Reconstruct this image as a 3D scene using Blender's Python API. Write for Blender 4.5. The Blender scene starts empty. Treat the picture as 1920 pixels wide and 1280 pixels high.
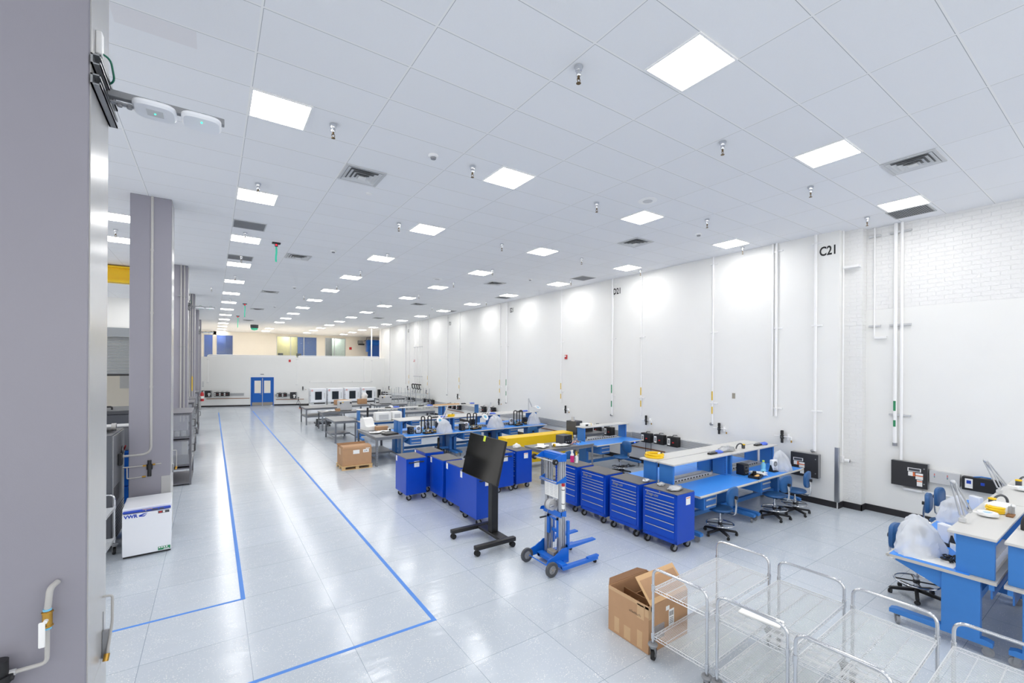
import bpy, bmesh, math, random
from mathutils import Vector, Matrix, Euler, noise
R = random.Random(11)
SC = bpy.context.scene
COL = SC.collection
PI = math.pi
ZC = 5.94          # ceiling height
def lin(c): return c/12.92 if c <= .04045 else ((c+.055)/1.055)**2.4
def rgb(h):
    if isinstance(h, str): h = [int(h[i:i+2], 16)/255 for i in (0, 2, 4)]
    return tuple(lin(c) for c in h)+(1,)

# ---------------------------------------------------------------- materials
def mat(name, col, rough=.5, metal=0., var=.06, scale=12., bump=0., bscale=60., coat=0., spec=.5):
    m = bpy.data.materials.new(name); m.use_nodes = True
    nt = m.node_tree; N = nt.nodes; L = nt.links
    p = N['Principled BSDF']
    p.inputs['Roughness'].default_value = rough; p.inputs['Metallic'].default_value = metal
    p.inputs['Coat Weight'].default_value = coat; p.inputs['Specular IOR Level'].default_value = spec
    c = rgb(col)
    tc = N.new('ShaderNodeTexCoord')
    if var:
        nz = N.new('ShaderNodeTexNoise'); nz.inputs['Scale'].default_value = scale; nz.inputs['Detail'].default_value = 3
        mx = N.new('ShaderNodeMix'); mx.data_type = 'RGBA'
        mx.inputs[6].default_value = tuple(x*(1-var) for x in c[:3])+(1,)
        mx.inputs[7].default_value = tuple(min(1, x*(1+var)) for x in c[:3])+(1,)
        L.new(tc.outputs['Object'], nz.inputs['Vector']); L.new(nz.outputs['Fac'], mx.inputs[0])
        L.new(mx.outputs[2], p.inputs['Base Color'])
    else: p.inputs['Base Color'].default_value = c
    if bump:
        nb = N.new('ShaderNodeTexNoise'); nb.inputs['Scale'].default_value = bscale
        bp = N.new('ShaderNodeBump'); bp.inputs['Strength'].default_value = bump; bp.inputs['Distance'].default_value = .01
        L.new(tc.outputs['Object'], nb.inputs['Vector']); L.new(nb.outputs['Fac'], bp.inputs['Height']); L.new(bp.outputs[0], p.inputs['Normal'])
    return m
def emit(name, col, s):
    m = bpy.data.materials.new(name); m.use_nodes = True; nt = m.node_tree; nt.nodes.clear()
    e = nt.nodes.new('ShaderNodeEmission'); o = nt.nodes.new('ShaderNodeOutputMaterial')
    e.inputs[0].default_value = rgb(col); e.inputs[1].default_value = s; nt.links.new(e.outputs[0], o.inputs[0]); return m
def film(name, col, alpha, rough=.25, transl=True):
    m = bpy.data.materials.new(name); m.use_nodes = True; nt = m.node_tree; N = nt.nodes; L = nt.links
    p = N['Principled BSDF']; p.inputs['Base Color'].default_value = rgb(col); p.inputs['Roughness'].default_value = rough
    o = N['Material Output']; t = N.new('ShaderNodeBsdfTransparent'); mx = N.new('ShaderNodeMixShader')
    nz = N.new('ShaderNodeTexNoise'); nz.inputs['Scale'].default_value = 6
    tc = N.new('ShaderNodeTexCoord'); L.new(tc.outputs['Object'], nz.inputs['Vector'])
    mr = N.new('ShaderNodeMapRange'); mr.inputs[3].default_value = alpha-.08; mr.inputs[4].default_value = min(1, alpha+.08)
    L.new(nz.outputs['Fac'], mr.inputs[0]); L.new(mr.outputs[0], mx.inputs[0]); L.new(t.outputs[0], mx.inputs[1])
    if transl:
        tr = N.new('ShaderNodeBsdfTranslucent'); tr.inputs[0].default_value = rgb(col)
        m2 = N.new('ShaderNodeMixShader'); m2.inputs[0].default_value = .4
        L.new(p.outputs[0], m2.inputs[1]); L.new(tr.outputs[0], m2.inputs[2]); L.new(m2.outputs[0], mx.inputs[2])
    else: L.new(p.outputs[0], mx.inputs[2])
    L.new(mx.outputs[0], o.inputs[0]); return m

MT = {}
def addm(**k):
    for n, a in k.items(): MT[n] = mat(n, **a)
addm(
 white=dict(col='ECECEA', rough=.55, var=.015, scale=2), cream=dict(col='F4EEE3', rough=.6, var=.02, scale=2),
 whitepaint=dict(col='F1F1F1', rough=.4, var=.02), black=dict(col='1E1E20', rough=.45, var=.1), rubber=dict(col='18181A', rough=.7, var=.1),
 basebd=dict(col='262428', rough=.5, var=.1), panelblk=dict(col='2C2C30', rough=.55, var=.06, scale=200),
 colgrey=dict(col='92909A', rough=.33, var=.02, scale=3, bump=.03, bscale=180), colside=dict(col='B4B3B2', rough=.25, var=.02),
 pipegrey=dict(col='B9B7B4', rough=.4, var=.04), steel=dict(col='B8BABE', rough=.28, metal=.9, var=.05), chrome=dict(col='D6D8DC', rough=.16, metal=1., var=.03),
 galv=dict(col='9A9C9F', rough=.38, metal=.75, var=.1, scale=40), alu=dict(col='C6C8CC', rough=.34, metal=.7, var=.03),
 wire=dict(col='E2E4E6', rough=.3, metal=.6, var=.04), bronze=dict(col='7A664A', rough=.4, metal=.8, var=.08), brass=dict(col='C59A4A', rough=.3, metal=.9, var=.08),
 toolblue=dict(col='0449BE', rough=.36, var=.03, spec=.35), toolside=dict(col='0445BA', rough=.3, var=.03, spec=.4), toolmat=dict(col='706E6E', rough=.85, var=.08, scale=300, bump=.1, bscale=300),
 benchblue=dict(col='3B7EC8', rough=.4, var=.03), benchdark=dict(col='2F6AB4', rough=.42, var=.04), esdmat=dict(col='3C92EE', rough=.42, var=.03, scale=5),
 laminate=dict(col='D0CFCC', rough=.45, var=.03, scale=300), edgegrey=dict(col='C3C0BA', rough=.45, var=.03), liftblue=dict(col='0F6AD2', rough=.32, var=.04, coat=.3),
 yellow=dict(col='F3C811', rough=.42, var=.04), yelcord=dict(col='F6CE16', rough=.45, var=.06), tablegrey=dict(col='7C8087', rough=.42, var=.04), tabletop=dict(col='85878B', rough=.36, metal=.25, var=.04),
 card=dict(col='BC9470', rough=.8, var=.07, scale=8, bump=.05, bscale=90), cardlt=dict(col='D8B184', rough=.8, var=.05), carddk=dict(col='8A6340', rough=.85, var=.08), tape=dict(col='CBA77E', rough=.35, var=.05),
 wood=dict(col='DDBE8C', rough=.7, var=.12, scale=20), woodrail=dict(col='9A6A4A', rough=.6, var=.1), paper=dict(col='F2F2F0', rough=.7, var=.02), ink=dict(col='303034', rough=.6, var=.05),
 chairblue=dict(col='235B94', rough=.38, var=.05, bump=.04), grey=dict(col='8E9094', rough=.5, var=.05), dkgrey=dict(col='4A4C51', rough=.5, var=.06), ltgrey=dict(col='C9CACC', rough=.45, var=.03),
 machine=dict(col='53565D', rough=.42, var=.04), cabgrey=dict(col='74747A', rough=.4, var=.05), red=dict(col='C1272D', rough=.4, var=.05), orange=dict(col='E2703A', rough=.5, var=.05),
 green=dict(col='2E8B5E', rough=.5, var=.05), streamer=dict(col='45DDB4', rough=.5, var=.05), pink=dict(col='E02C87', rough=.3, var=.05), glove=dict(col='5A78E0', rough=.6, var=.1, scale=30), silverbag=dict(col='B9BBBD', rough=.22, metal=.6, var=.12, scale=30, bump=.6, bscale=25),
 doorblue=dict(col='0F63BE', rough=.4, var=.03), shutter=dict(col='8C9196', rough=.45, var=.04), curtain=dict(col='2D66C4', rough=.45, var=.05), roomblue=dict(col='10459C', rough=.5, var=.08), roomyel=dict(col='E6DFA0', rough=.6, var=.04), roomgrn=dict(col='CFE0D6', rough=.5, var=.03), roomgry=dict(col='8D8F8E', rough=.5, var=.2, scale=2),
 bluewipe=dict(col='79C3E6', rough=.5, var=.05), taupe=dict(col='A0998C', rough=.4, var=.05), vent=dict(col='C7C8CA', rough=.45, var=.03), ventdk=dict(col='76787B', rough=.6, var=.2, scale=400), tag=dict(col='E0BC3A', rough=.5, var=.03), lime=dict(col='D6E845', rough=.6, var=.03),
 greencable=dict(col='0F6B54', rough=.5, var=.05), whitegoods=dict(col='EEF0F5', rough=.28, var=.01, coat=.3), navy=dict(col='1E45B4', rough=.35, var=.03), screen=dict(col='060607', rough=.1, var=.05, spec=.28), bezel=dict(col='1A1A1C', rough=.4, var=.05), windowdk=dict(col='2A3038', rough=.1, var=.4, scale=6), ventwhite=dict(col='DADBDC', rough=.5, var=.02), orangecable=dict(col='EE8A6A', rough=.5, var=.05), amber=dict(col='E8B870', rough=.5, var=.1), bluetape=dict(col='4D8BE0', rough=.5, var=.04), conduit=dict(col='F6F6F6', rough=.4, var=.01))
MT['glow'] = emit('ceiling panel light', 'FFFDFA', 18.5)
MT['bag'] = film('clear plastic bag', 'F6F8FA', .74, .2)
MT['glassy'] = film('window glass', 'C8D8E0', .12, .04, False)
MT['clear'] = film('clear acrylic door', 'B8BCC2', .35, .1, False)
MT['led'] = emit('red indicator', 'FF2030', 3.0)
MT['ledblue'] = emit('blue indicator', '3050FF', 4.0)
MT['ledgreen'] = emit('green indicator', '40F0B0', 2.0)

# ---------------------------------------------------------------- mesh building
class B:
    def __init__(s): s.bm = bmesh.new(); s.mi = 0; s.ly = s.bm.faces.layers.int.new('done')
    def mark(s): return len(s.bm.verts), len(s.bm.faces)
    def _end(s, f0):
        ly = s.ly
        for f in s.bm.faces:
            if not f[ly]: f.material_index = s.mi; f[ly] = 1
        return s
    def m(s, i): s.mi = i; return s
    def box(s, x0, x1, y0, y1, z0, z1, bv=0., seg=1):
        f0 = len(s.bm.faces)
        r = bmesh.ops.create_cube(s.bm, size=1)
        for v in r['verts']: v.co = Vector(((x0+x1)/2+v.co.x*(x1-x0), (y0+y1)/2+v.co.y*(y1-y0), (z0+z1)/2+v.co.z*(z1-z0)))
        if bv:
            es = {e for v in r['verts'] for e in v.link_edges}
            bmesh.ops.bevel(s.bm, geom=list(es), offset=bv, segments=seg, affect='EDGES', profile=.5)
        return s._end(f0)
    def cyl(s, p, q, r, seg=14, r2=None, caps=True):
        f0 = len(s.bm.faces); p = Vector(p); q = Vector(q); d = q-p
        M = Matrix.Translation((p+q)/2) @ d.to_track_quat('Z', 'Y').to_matrix().to_4x4()
        bmesh.ops.create_cone(s.bm, cap_ends=caps, cap_tris=False, segments=seg, radius1=r, radius2=r if r2 is None else r2, depth=d.length, matrix=M)
        return s._end(f0)
    def sph(s, c, r, sx=1, sy=1, sz=1, seg=14):
        f0 = len(s.bm.faces)
        bmesh.ops.create_uvsphere(s.bm, u_segments=seg, v_segments=max(6, seg//2+1), radius=r, matrix=Matrix.Translation(c) @ Matrix.Diagonal((sx, sy, sz, 1)))
        return s._end(f0)
    def tube(s, pts, r, seg=8, closed=False):
        f0 = len(s.bm.faces); P = [Vector(p) for p in pts]; n = len(P); rings = []; up = None
        for i in range(n):
            a = P[i-1] if (i or closed) else P[i]; b = P[(i+1) % n] if (i < n-1 or closed) else P[i]
            t = (b-a).normalized()
            if up is None: up = t.orthogonal().normalized()
            u = up-t*up.dot(t)
            u = u.normalized() if u.length > 1e-6 else t.orthogonal().normalized()
            up = u; w = t.cross(u); rr = r[i] if isinstance(r, (list, tuple)) else r
            rings.append([s.bm.verts.new(P[i]+(u*math.cos(2*PI*k/seg)+w*math.sin(2*PI*k/seg))*rr) for k in range(seg)])
        for i in range(n if closed else n-1):
            A = rings[i]; C = rings[(i+1) % n]
            for k in range(seg): s.bm.faces.new((A[k], A[(k+1) % seg], C[(k+1) % seg], C[k]))
        if not closed: s.bm.faces.new(rings[0][::-1]); s.bm.faces.new(rings[-1])
        return s._end(f0)
    def ring(s, c, R_, r, seg=28, ts=8, ax='z', sy=1.):
        pts = []
        for k in range(seg):
            a = 2*PI*k/seg; x, y = R_*math.cos(a), R_*math.sin(a)*sy
            pts.append(Vector(c)+Vector({'z': (x, y, 0), 'x': (0, x, y), 'y': (x, 0, y)}[ax]))
        return s.tube(pts, r, ts, True)
    def lathe(s, prof, c=(0, 0, 0), seg=18, ax='z'):
        f0 = len(s.bm.faces); rings = []; c = Vector(c)
        def pt(x, y, z): return c+Vector({'z': (x, y, z), 'x': (z, x, y), 'y': (x, z, y), '-x': (-z, x, y), '-y': (x, -z, y), '-z': (x, y, -z)}[ax])
        for r, z in prof:
            if r < 1e-6: rings.append([s.bm.verts.new(pt(0, 0, z))])
            else: rings.append([s.bm.verts.new(pt(r*math.cos(2*PI*k/seg), r*math.sin(2*PI*k/seg), z)) for k in range(seg)])
        for A, C in zip(rings, rings[1:]):
            for k in range(seg):
                q = []
                for v in (A[k % len(A)], A[(k+1) % len(A)], C[(k+1) % len(C)], C[k % len(C)]):
                    if v not in q: q.append(v)
                if len(q) > 2: s.bm.faces.new(q)
        return s._end(f0)
    def prism(s, poly, ax, a, b):
        f0 = len(s.bm.faces)
        def pt(u, v, w): return Vector({'x': (w, u, v), 'y': (u, w, v), 'z': (u, v, w)}[ax])
        A = [s.bm.verts.new(pt(u, v, a)) for u, v in poly]; C = [s.bm.verts.new(pt(u, v, b)) for u, v in poly]; n = len(poly)
        s.bm.faces.new(A[::-1]); s.bm.faces.new(C)
        for k in range(n): s.bm.faces.new((A[k], A[(k+1) % n], C[(k+1) % n], C[k]))
        return s._end(f0)
    def quad(s, *pts):
        f0 = len(s.bm.faces); s.bm.faces.new([s.bm.verts.new(p) for p in pts]); return s._end(f0)
    def T(s, M, v0=0):
        s.bm.verts.ensure_lookup_table()
        for v in s.bm.verts[v0:]: v.co = M @ v.co
        return s
    def obj(s, name, mats, parent=None, label=None, ang=38, loc=None):
        bmesh.ops.recalc_face_normals(s.bm, faces=s.bm.faces)
        me = bpy.data.meshes.new(name); s.bm.to_mesh(me); s.bm.free()
        for k in (mats if isinstance(mats, (list, tuple)) else [mats]): me.materials.append(MT[k] if isinstance(k, str) else k)
        me.shade_smooth(); me.set_sharp_from_angle(angle=math.radians(ang))
        o = bpy.data.objects.new(name, me); COL.objects.link(o)
        if parent: o.parent = parent
        if loc: o.location = loc
        if label: o['label'] = label
        return o
def fil(pts, rad, n=5):
    P = [Vector(p) for p in pts]; out = [P[0]]
    for a, b, c in zip(P, P[1:], P[2:]):
        d1 = (a-b); d2 = (c-b); t = min(rad, d1.length*.49, d2.length*.49)
        s1 = b+d1.normalized()*t; s2 = b+d2.normalized()*t
        for k in range(n+1):
            u = k/n; out.append(s1*(1-u)**2+b*2*u*(1-u)+s2*u*u)
    out.append(P[-1]); return out
def thing(name, label, cat, loc=(0, 0, 0), rz=0., group=None):
    o = bpy.data.objects.new(name, None); COL.objects.link(o); o.location = loc; o.rotation_euler = (0, 0, math.radians(rz))
    o.empty_display_size = .1; o['label'] = label; o['category'] = cat
    if group: o['group'] = group
    return o
def tag(o, label, cat, group=None, kind=None):
    o['label'] = label; o['category'] = cat
    if group: o['group'] = group
    if kind: o['kind'] = kind
    return o
def struct(o, label=None):
    o['kind'] = 'structure'
    if label: o['label'] = label
    return o
def dup(root, loc, rz=0., label=None, group=None):
    r = root.copy(); COL.objects.link(r); r.location = loc; r.rotation_euler = (0, 0, math.radians(rz))
    if label: r['label'] = label
    if group: r['group'] = group
    for ch in list(root.children):
        c = ch.copy(); COL.objects.link(c); c.parent = r
        for g in list(ch.children):
            d = g.copy(); COL.objects.link(d); d.parent = c
    return r
FONT = {}
def text(name, s, size, m, parent=None, loc=(0, 0, 0), rot=(PI/2, 0, 0), ext=.001, shear=0., bold=0.):
    cu = bpy.data.curves.new(name, 'FONT'); cu.body = s; cu.size = size; cu.extrude = ext; cu.shear = shear; cu.align_x = 'CENTER'; cu.align_y = 'CENTER'
    cu.offset = bold; cu.resolution_u = 4
    t = bpy.data.objects.new(name+'_c', cu); COL.objects.link(t)
    dg = bpy.context.evaluated_depsgraph_get(); me = bpy.data.meshes.new_from_object(t.evaluated_get(dg))
    bpy.data.objects.remove(t); me.materials.clear(); me.materials.append(MT[m])
    o = bpy.data.objects.new(name, me); COL.objects.link(o); o.location = loc; o.rotation_euler = rot
    if parent: o.parent = parent
    return o
ORD = ['first', 'second', 'third', 'fourth', 'fifth', 'sixth', 'seventh', 'eighth', 'ninth', 'tenth', 'eleventh', 'twelfth', 'thirteenth', 'fourteenth', 'fifteenth', 'sixteenth']

# ---------------------------------------------------------------- camera
cam = bpy.data.cameras.new('camera'); co = bpy.data.objects.new('camera', cam); COL.objects.link(co); SC.camera = co
F_, HY, TH, RO = 825., 686.2, .598, .0056
cam.sensor_width = 36; cam.lens = F_/1920*36; cam.shift_y = (HY-640)/1920; cam.clip_end = 200; cam.clip_start = .05
fw = Vector((math.sin(TH), math.cos(TH), 0)); rt = Vector((math.cos(TH), -math.sin(TH), 0)); up = Vector((0, 0, 1))
c, s_ = math.cos(RO), math.sin(RO)
# image rolls so that the right side sits lower
r2 = rt*c+up*s_; u2 = up*c-rt*s_
Mx = Matrix((r2, u2, -fw)).transposed().to_4x4(); Mx.translation = (0, 0, 3.0); co.matrix_world = Mx
SC.view_settings.view_transform = 'Standard'; SC.view_settings.look = 'None'; SC.view_settings.gamma = 1; SC.view_settings.exposure = 0.5; SC.view_settings.use_curve_mapping = False
w = bpy.data.worlds.new('world'); SC.world = w; w.use_nodes = True; w.node_tree.nodes['Background'].inputs[0].default_value = (1, .985, .96, 1); w.node_tree.nodes['Background'].inputs[1].default_value = 1.25
try:
    SC.cycles.use_denoising = True; SC.cycles.max_bounces = 10; SC.cycles.diffuse_bounces = 6; SC.cycles.glossy_bounces = 4; SC.cycles.transparent_max_bounces = 24; SC.cycles.sample_clamp_indirect = 8; SC.cycles.caustics_reflective = False; SC.cycles.caustics_refractive = False
except Exception: pass
# ---------------------------------------------------------------- setting materials
def grid_mat(name, base, line, sx, sy, x0, y0, wl, rough, speck=None, tilevar=0., bump=0., wob=0., dark=None):
    m = bpy.data.materials.new(name); m.use_nodes = True; nt = m.node_tree; N = nt.nodes; L = nt.links; p = N['Principled BSDF']
    tc = N.new('ShaderNodeTexCoord'); sp = N.new('ShaderNodeSeparateXYZ'); L.new(tc.outputs['Object'], sp.inputs[0])
    def math_(op, a, b=None):
        n = N.new('ShaderNodeMath'); n.operation = op
        for i, v in enumerate((a, b)):
            if v is None: continue
            if isinstance(v, (int, float)): n.inputs[i].default_value = v
            else: L.new(v, n.inputs[i])
        return n.outputs[0]
    def mixc(f, a, b):
        n = N.new('ShaderNodeMix'); n.data_type = 'RGBA'
        for i, v in ((0, f), (6, a), (7, b)):
            if isinstance(v, (tuple, float, int)): n.inputs[i].default_value = v
            else: L.new(v, n.inputs[i])
        return n.outputs[2]
    ids = []; ds = []; sd = []
    for out, s, o in ((sp.outputs['X'], sx, x0), (sp.outputs['Y'], sy, y0)):
        q = math_('DIVIDE', math_('SUBTRACT', out, o), s); fl = math_('FLOOR', q); fr = math_('SUBTRACT', q, fl); ids.append(fl)
        ds.append(math_('MULTIPLY', math_('SUBTRACT', .5, math_('ABSOLUTE', math_('SUBTRACT', fr, .5))), s)); sd.append(math_('MULTIPLY', fr, s))
    d = math_('MINIMUM', ds[0], ds[1]); ln = math_('LESS_THAN', d, wl/2)
    col = rgb(base); cb = N.new('ShaderNodeCombineXYZ'); L.new(ids[0], cb.inputs[0]); L.new(ids[1], cb.inputs[1])
    wn = N.new('ShaderNodeTexWhiteNoise'); L.new(cb.outputs[0], wn.inputs['Vector'])
    c1 = mixc(wn.outputs['Value'], tuple(x*(1-tilevar) for x in col[:3])+(1,), tuple(x*(1+tilevar) for x in col[:3])+(1,))
    nz = N.new('ShaderNodeTexNoise'); nz.inputs['Scale'].default_value = 130; L.new(tc.outputs['Object'], nz.inputs['Vector'])
    c1 = mixc(math_('MULTIPLY', nz.outputs['Fac'], .10), c1, tuple(x*.6 for x in col[:3])+(1,))
    if speck:
        vo = N.new('ShaderNodeTexVoronoi'); vo.inputs['Scale'].default_value = 42; mp = N.new('ShaderNodeMapping'); mp.inputs['Scale'].default_value = (1, 1.7, 1)
        L.new(tc.outputs['Object'], mp.inputs[0]); L.new(mp.outputs[0], vo.inputs['Vector'])
        n2 = N.new('ShaderNodeTexNoise'); n2.inputs['Scale'].default_value = 5; L.new(tc.outputs['Object'], n2.inputs['Vector'])
        thr = math_('MULTIPLY', n2.outputs['Fac'], .36)
        c1 = mixc(math_('MULTIPLY', math_('LESS_THAN', vo.outputs['Distance'], thr), .95), c1, rgb(speck))
    if dark:   # hairline shade painted into the colour along one side of each bar
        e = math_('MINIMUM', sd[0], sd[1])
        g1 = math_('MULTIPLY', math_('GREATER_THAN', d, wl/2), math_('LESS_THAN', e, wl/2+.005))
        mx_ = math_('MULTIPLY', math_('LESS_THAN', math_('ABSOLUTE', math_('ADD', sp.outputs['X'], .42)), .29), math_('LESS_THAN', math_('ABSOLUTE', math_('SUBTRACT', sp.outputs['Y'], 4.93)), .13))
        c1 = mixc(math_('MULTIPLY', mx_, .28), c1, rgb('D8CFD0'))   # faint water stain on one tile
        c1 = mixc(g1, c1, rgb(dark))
    c1 = mixc(ln, c1, rgb(line)); L.new(c1, p.inputs['Base Color']); p.inputs['Roughness'].default_value = rough
    h = None
    if bump:
        nb = N.new('ShaderNodeTexNoise'); nb.inputs['Scale'].default_value = 220; L.new(tc.outputs['Object'], nb.inputs['Vector'])
        bp = N.new('ShaderNodeBump'); bp.inputs['Strength'].default_value = bump; bp.inputs['Distance'].default_value = .004; L.new(nb.outputs['Fac'], bp.inputs['Height']); h = bp
    if wob:    # gently uneven tile faces
        mp2 = N.new('ShaderNodeMapping'); mp2.inputs['Scale'].default_value = (1, 3, 1); L.new(tc.outputs['Object'], mp2.inputs[0])
        ad = N.new('ShaderNodeVectorMath'); ad.operation = 'ADD'; L.new(mp2.outputs[0], ad.inputs[0]); L.new(wn.outputs['Color'], ad.inputs[1])
        nb = N.new('ShaderNodeTexNoise'); nb.inputs['Scale'].default_value = 2.2; nb.inputs['Detail'].default_value = 3; L.new(ad.outputs[0], nb.inputs['Vector'])
        bp = N.new('ShaderNodeBump'); bp.inputs['Strength'].default_value = wob; bp.inputs['Distance'].default_value = .05; L.new(nb.outputs['Fac'], bp.inputs['Height']); h = bp
    if h: L.new(h.outputs[0], p.inputs['Normal'])
    return m
MT['floor'] = grid_mat('speckled floor tile', 'C4CCD5', '96A1AF', .928, .904, .338, 4.787, .006, .17, speck='F4F2EE', tilevar=.03, wob=.10)
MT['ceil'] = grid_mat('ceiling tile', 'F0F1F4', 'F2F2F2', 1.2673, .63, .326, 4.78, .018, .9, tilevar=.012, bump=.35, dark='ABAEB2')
def brick_mat():
    m = bpy.data.materials.new('painted brick'); m.use_nodes = True; nt = m.node_tree; N = nt.nodes; L = nt.links; p = N['Principled BSDF']
    tc = N.new('ShaderNodeTexCoord'); sp = N.new('ShaderNodeSeparateXYZ'); L.new(tc.outputs['Object'], sp.inputs[0])
    ad = N.new('ShaderNodeMath'); ad.operation = 'ADD'; L.new(sp.outputs[0], ad.inputs[0]); L.new(sp.outputs[1], ad.inputs[1])
    cb = N.new('ShaderNodeCombineXYZ'); L.new(ad.outputs[0], cb.inputs[0]); L.new(sp.outputs[2], cb.inputs[1])
    br = N.new('ShaderNodeTexBrick'); br.inputs['Scale'].default_value = 1; br.inputs['Brick Width'].default_value = .24; br.inputs['Row Height'].default_value = .083; br.inputs['Mortar Size'].default_value = .007; br.inputs['Mortar Smooth'].default_value = .35
    L.new(cb.outputs[0], br.inputs['Vector'])
    nz = N.new('ShaderNodeTexNoise'); nz.inputs['Scale'].default_value = 25; L.new(tc.outputs['Object'], nz.inputs['Vector'])
    mm = N.new('ShaderNodeMath'); mm.operation = 'MULTIPLY_ADD'; mm.inputs[1].default_value = -1; L.new(br.outputs['Fac'], mm.inputs[0]); L.new(nz.outputs['Fac'], mm.inputs[2])
    bp = N.new('ShaderNodeBump'); bp.inputs['Strength'].default_value = .7; bp.inputs['Distance'].default_value = .014; L.new(mm.outputs[0], bp.inputs['Height']); L.new(bp.outputs[0], p.inputs['Normal'])
    p.inputs['Base Color'].default_value = rgb('EAEAE9'); p.inputs['Roughness'].default_value = .55; return m
MT['brick'] = brick_mat()

# ---------------------------------------------------------------- shell
struct(B().box(-9, 15.2, -7, 48, -.1, 0).obj('floor', 'floor'))
struct(B().box(-9.1, 15.3, -7.1, 48, ZC, ZC+.1).obj('ceiling', 'ceil'))
WS = .0087
def wx(y): return 11.05+WS*(y-3.87)
def wp(y0, z0):
    t = wx(y0)/11.05; return wx(y0*t), y0*t, 3-(3-z0)*t
struct(B().prism([(wx(3.83), 3.83), (wx(36), 36), (11.75, 36), (11.75, 3.83)], 'z', 0, ZC).obj('wall_right', 'white'))
struct(B().box(11.28, 11.75, 3.5, 3.83, 0, ZC).obj('wall_right_pier', 'brick'))
struct(B().box(11.5, 11.75, -7, 3.5, 0, 4.22).obj('wall_right_lower', 'white'))
struct(B().box(11.51, 11.75, -7, 3.5, 4.22, ZC).obj('wall_right_upper', 'brick'))
b = B().box(-9.2, 11.75, -7.2, -7, 0, .5).box(-9.2, 11.75, -7.2, -7, 5.6, ZC)
for k in range(8): b.box(-9.2+k*2.93-.1, -9.2+k*2.93+.1, -7.2, -7, .5, 5.6)
struct(b.obj('wall_back', 'white'))  # unseen wall, openings between the posts added to let in daylight
b = B().box(-9.2, -9, -7, 26.2, 0, .5).box(-9.2, -9, -7, 26.2, 5.6, ZC)
for k in range(11): b.box(-9.2, -9, -7+k*3.3-.1, -7+k*3.3+.1, .5, 5.6)
struct(b.obj('wall_left', 'white'))  # also out of view, its openings added for more daylight from the side
# bay wall behind the columns, with the roller door opening
b = B().box(-9, -1.2, 26, 26.2, 4.5, ZC).box(-9, -8, 26, 26.2, 0, 4.5).box(-2.2, -1.2, 26, 26.2, 0, 4.5)
struct(b.obj('wall_bay', 'white'))
struct(B().box(-9, -1.2, 29.9, 30, 0, ZC).box(-9, -8.9, 26.2, 30, 0, ZC).obj('wall_bay_beyond', 'cream'))
struct(B().box(-3.9, -2.9, 29.86, 29.9, 1.75, 2.4).obj('trim_9', 'ltgrey'))
struct(B().box(-1.3, -1.2, 26, 47, 0, ZC).obj('wall_aisle_end', 'white'))
d3 = struct(B().box(-8.05, -2.15, 25.9, 26, 4.2, 4.6).obj('door_3', 'shutter'), 'grey roller shutter door half open at the far left behind the columns')
b = B()
for k in range(24): b.box(-8, -2.2, 26.03, 26.07, 2.55+k*.072, 2.55+k*.072+.06, .008)
b.obj('shutter_curtain', 'shutter', d3); B().box(-8, -2.2, 26.0, 26.1, 2.47, 2.55).obj('bottom_bar', 'black', d3)
# far wall, slightly skewed
FA = -math.atan(.2652)
def far(o): o.location = (0, 37.63, 0); o.rotation_euler = (0, 0, FA); return o
wf = B().box(-1.3, 2.4, 0, .2, 0, 3.55).box(2.4, 3.88, 0, .2, 2.09, 3.55).box(3.88, 11.9, 0, .2, 0, 3.55)
far(struct(wf.obj('wall_far', 'white')))
far(struct(B().box(-1.3, 2.38, -.012, 0, 0, .1).box(3.9, 11.5, -.012, 0, 0, .1).obj('baseboard_far', 'basebd')))
struct(B().prism([(-1.3, 38.1), (12, 34.6), (15.2, 34.6), (15.2, 47.1), (-1.3, 47.1)], 'z', 3.3, 3.5).obj('wall_mezzanine_deck', 'cream'))
struct(B().box(15, 15.2, 34.6, 47, 3.5, ZC).box(11.75, 15.2, 34.5, 34.6, 3.5, ZC).obj('wall_mezzanine_right', 'cream'))
b = B(); xs = [-.62, .04, .29, 1.53, 5.0, 8.52, 9.3, 11.25]
b.box(-1.3, -.62, 46.8, 47, 3.5, ZC).box(1.53, 5.0, 46.8, 47, 3.5, ZC).box(8.52, 9.3, 46.8, 47, 3.5, ZC).box(11.25, 15.2, 46.8, 47, 3.5, ZC).box(.04, .29, 46.8, 47, 3.5, ZC)
b.box(-.62, 1.53, 46.8, 47, 5.62, ZC).box(5.0, 8.52, 46.8, 47, 5.72, ZC).box(9.3, 11.25, 46.8, 47, 5.72, ZC)
struct(b.obj('wall_upper', 'cream'))
struct(B().box(-1.3, 15.2, 48.6, 48.8, 3.5, ZC).obj('wall_beyond', 'roomgry'))
struct(B().box(-1.3, 15.2, 47, 48.7, 3.45, 3.5).obj('trim_10', 'dkgrey'))
for n, (x0, x1, top, back, mull) in enumerate([(-.62, .04, 5.62, 'roomblue', ()), (.29, 1.53, 5.62, 'roomblue', ()), (5.0, 8.52, 5.72, 'roomyel', (6.2, 7.36)), (9.3, 11.25, 5.72, 'roomgrn', (10.18,))]):
    b = B().box(x0, x0+.04, 46.76, 46.84, 3.5, top).box(x1-.04, x1, 46.76, 46.84, 3.5, top).box(x0+.04, x1-.04, 46.76, 46.84, top-.04, top)
    for q in mull: b.box(q-.03, q+.03, 46.76, 46.84, 3.5, top-.04)
    f = struct(b.obj('window_%d' % (n+1), 'alu'), ['window to a dark blue room at the far left of the upper floor', 'wide window to a blue room beside the far left one', 'wide upper window with yellow and blue rooms behind', 'upper window nearest the right wall with grey green room behind'][n])
    B().box(x0+.04, x1-.04, 46.82, 46.826, 3.5, top-.04).obj('pane', 'glassy', f)
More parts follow.
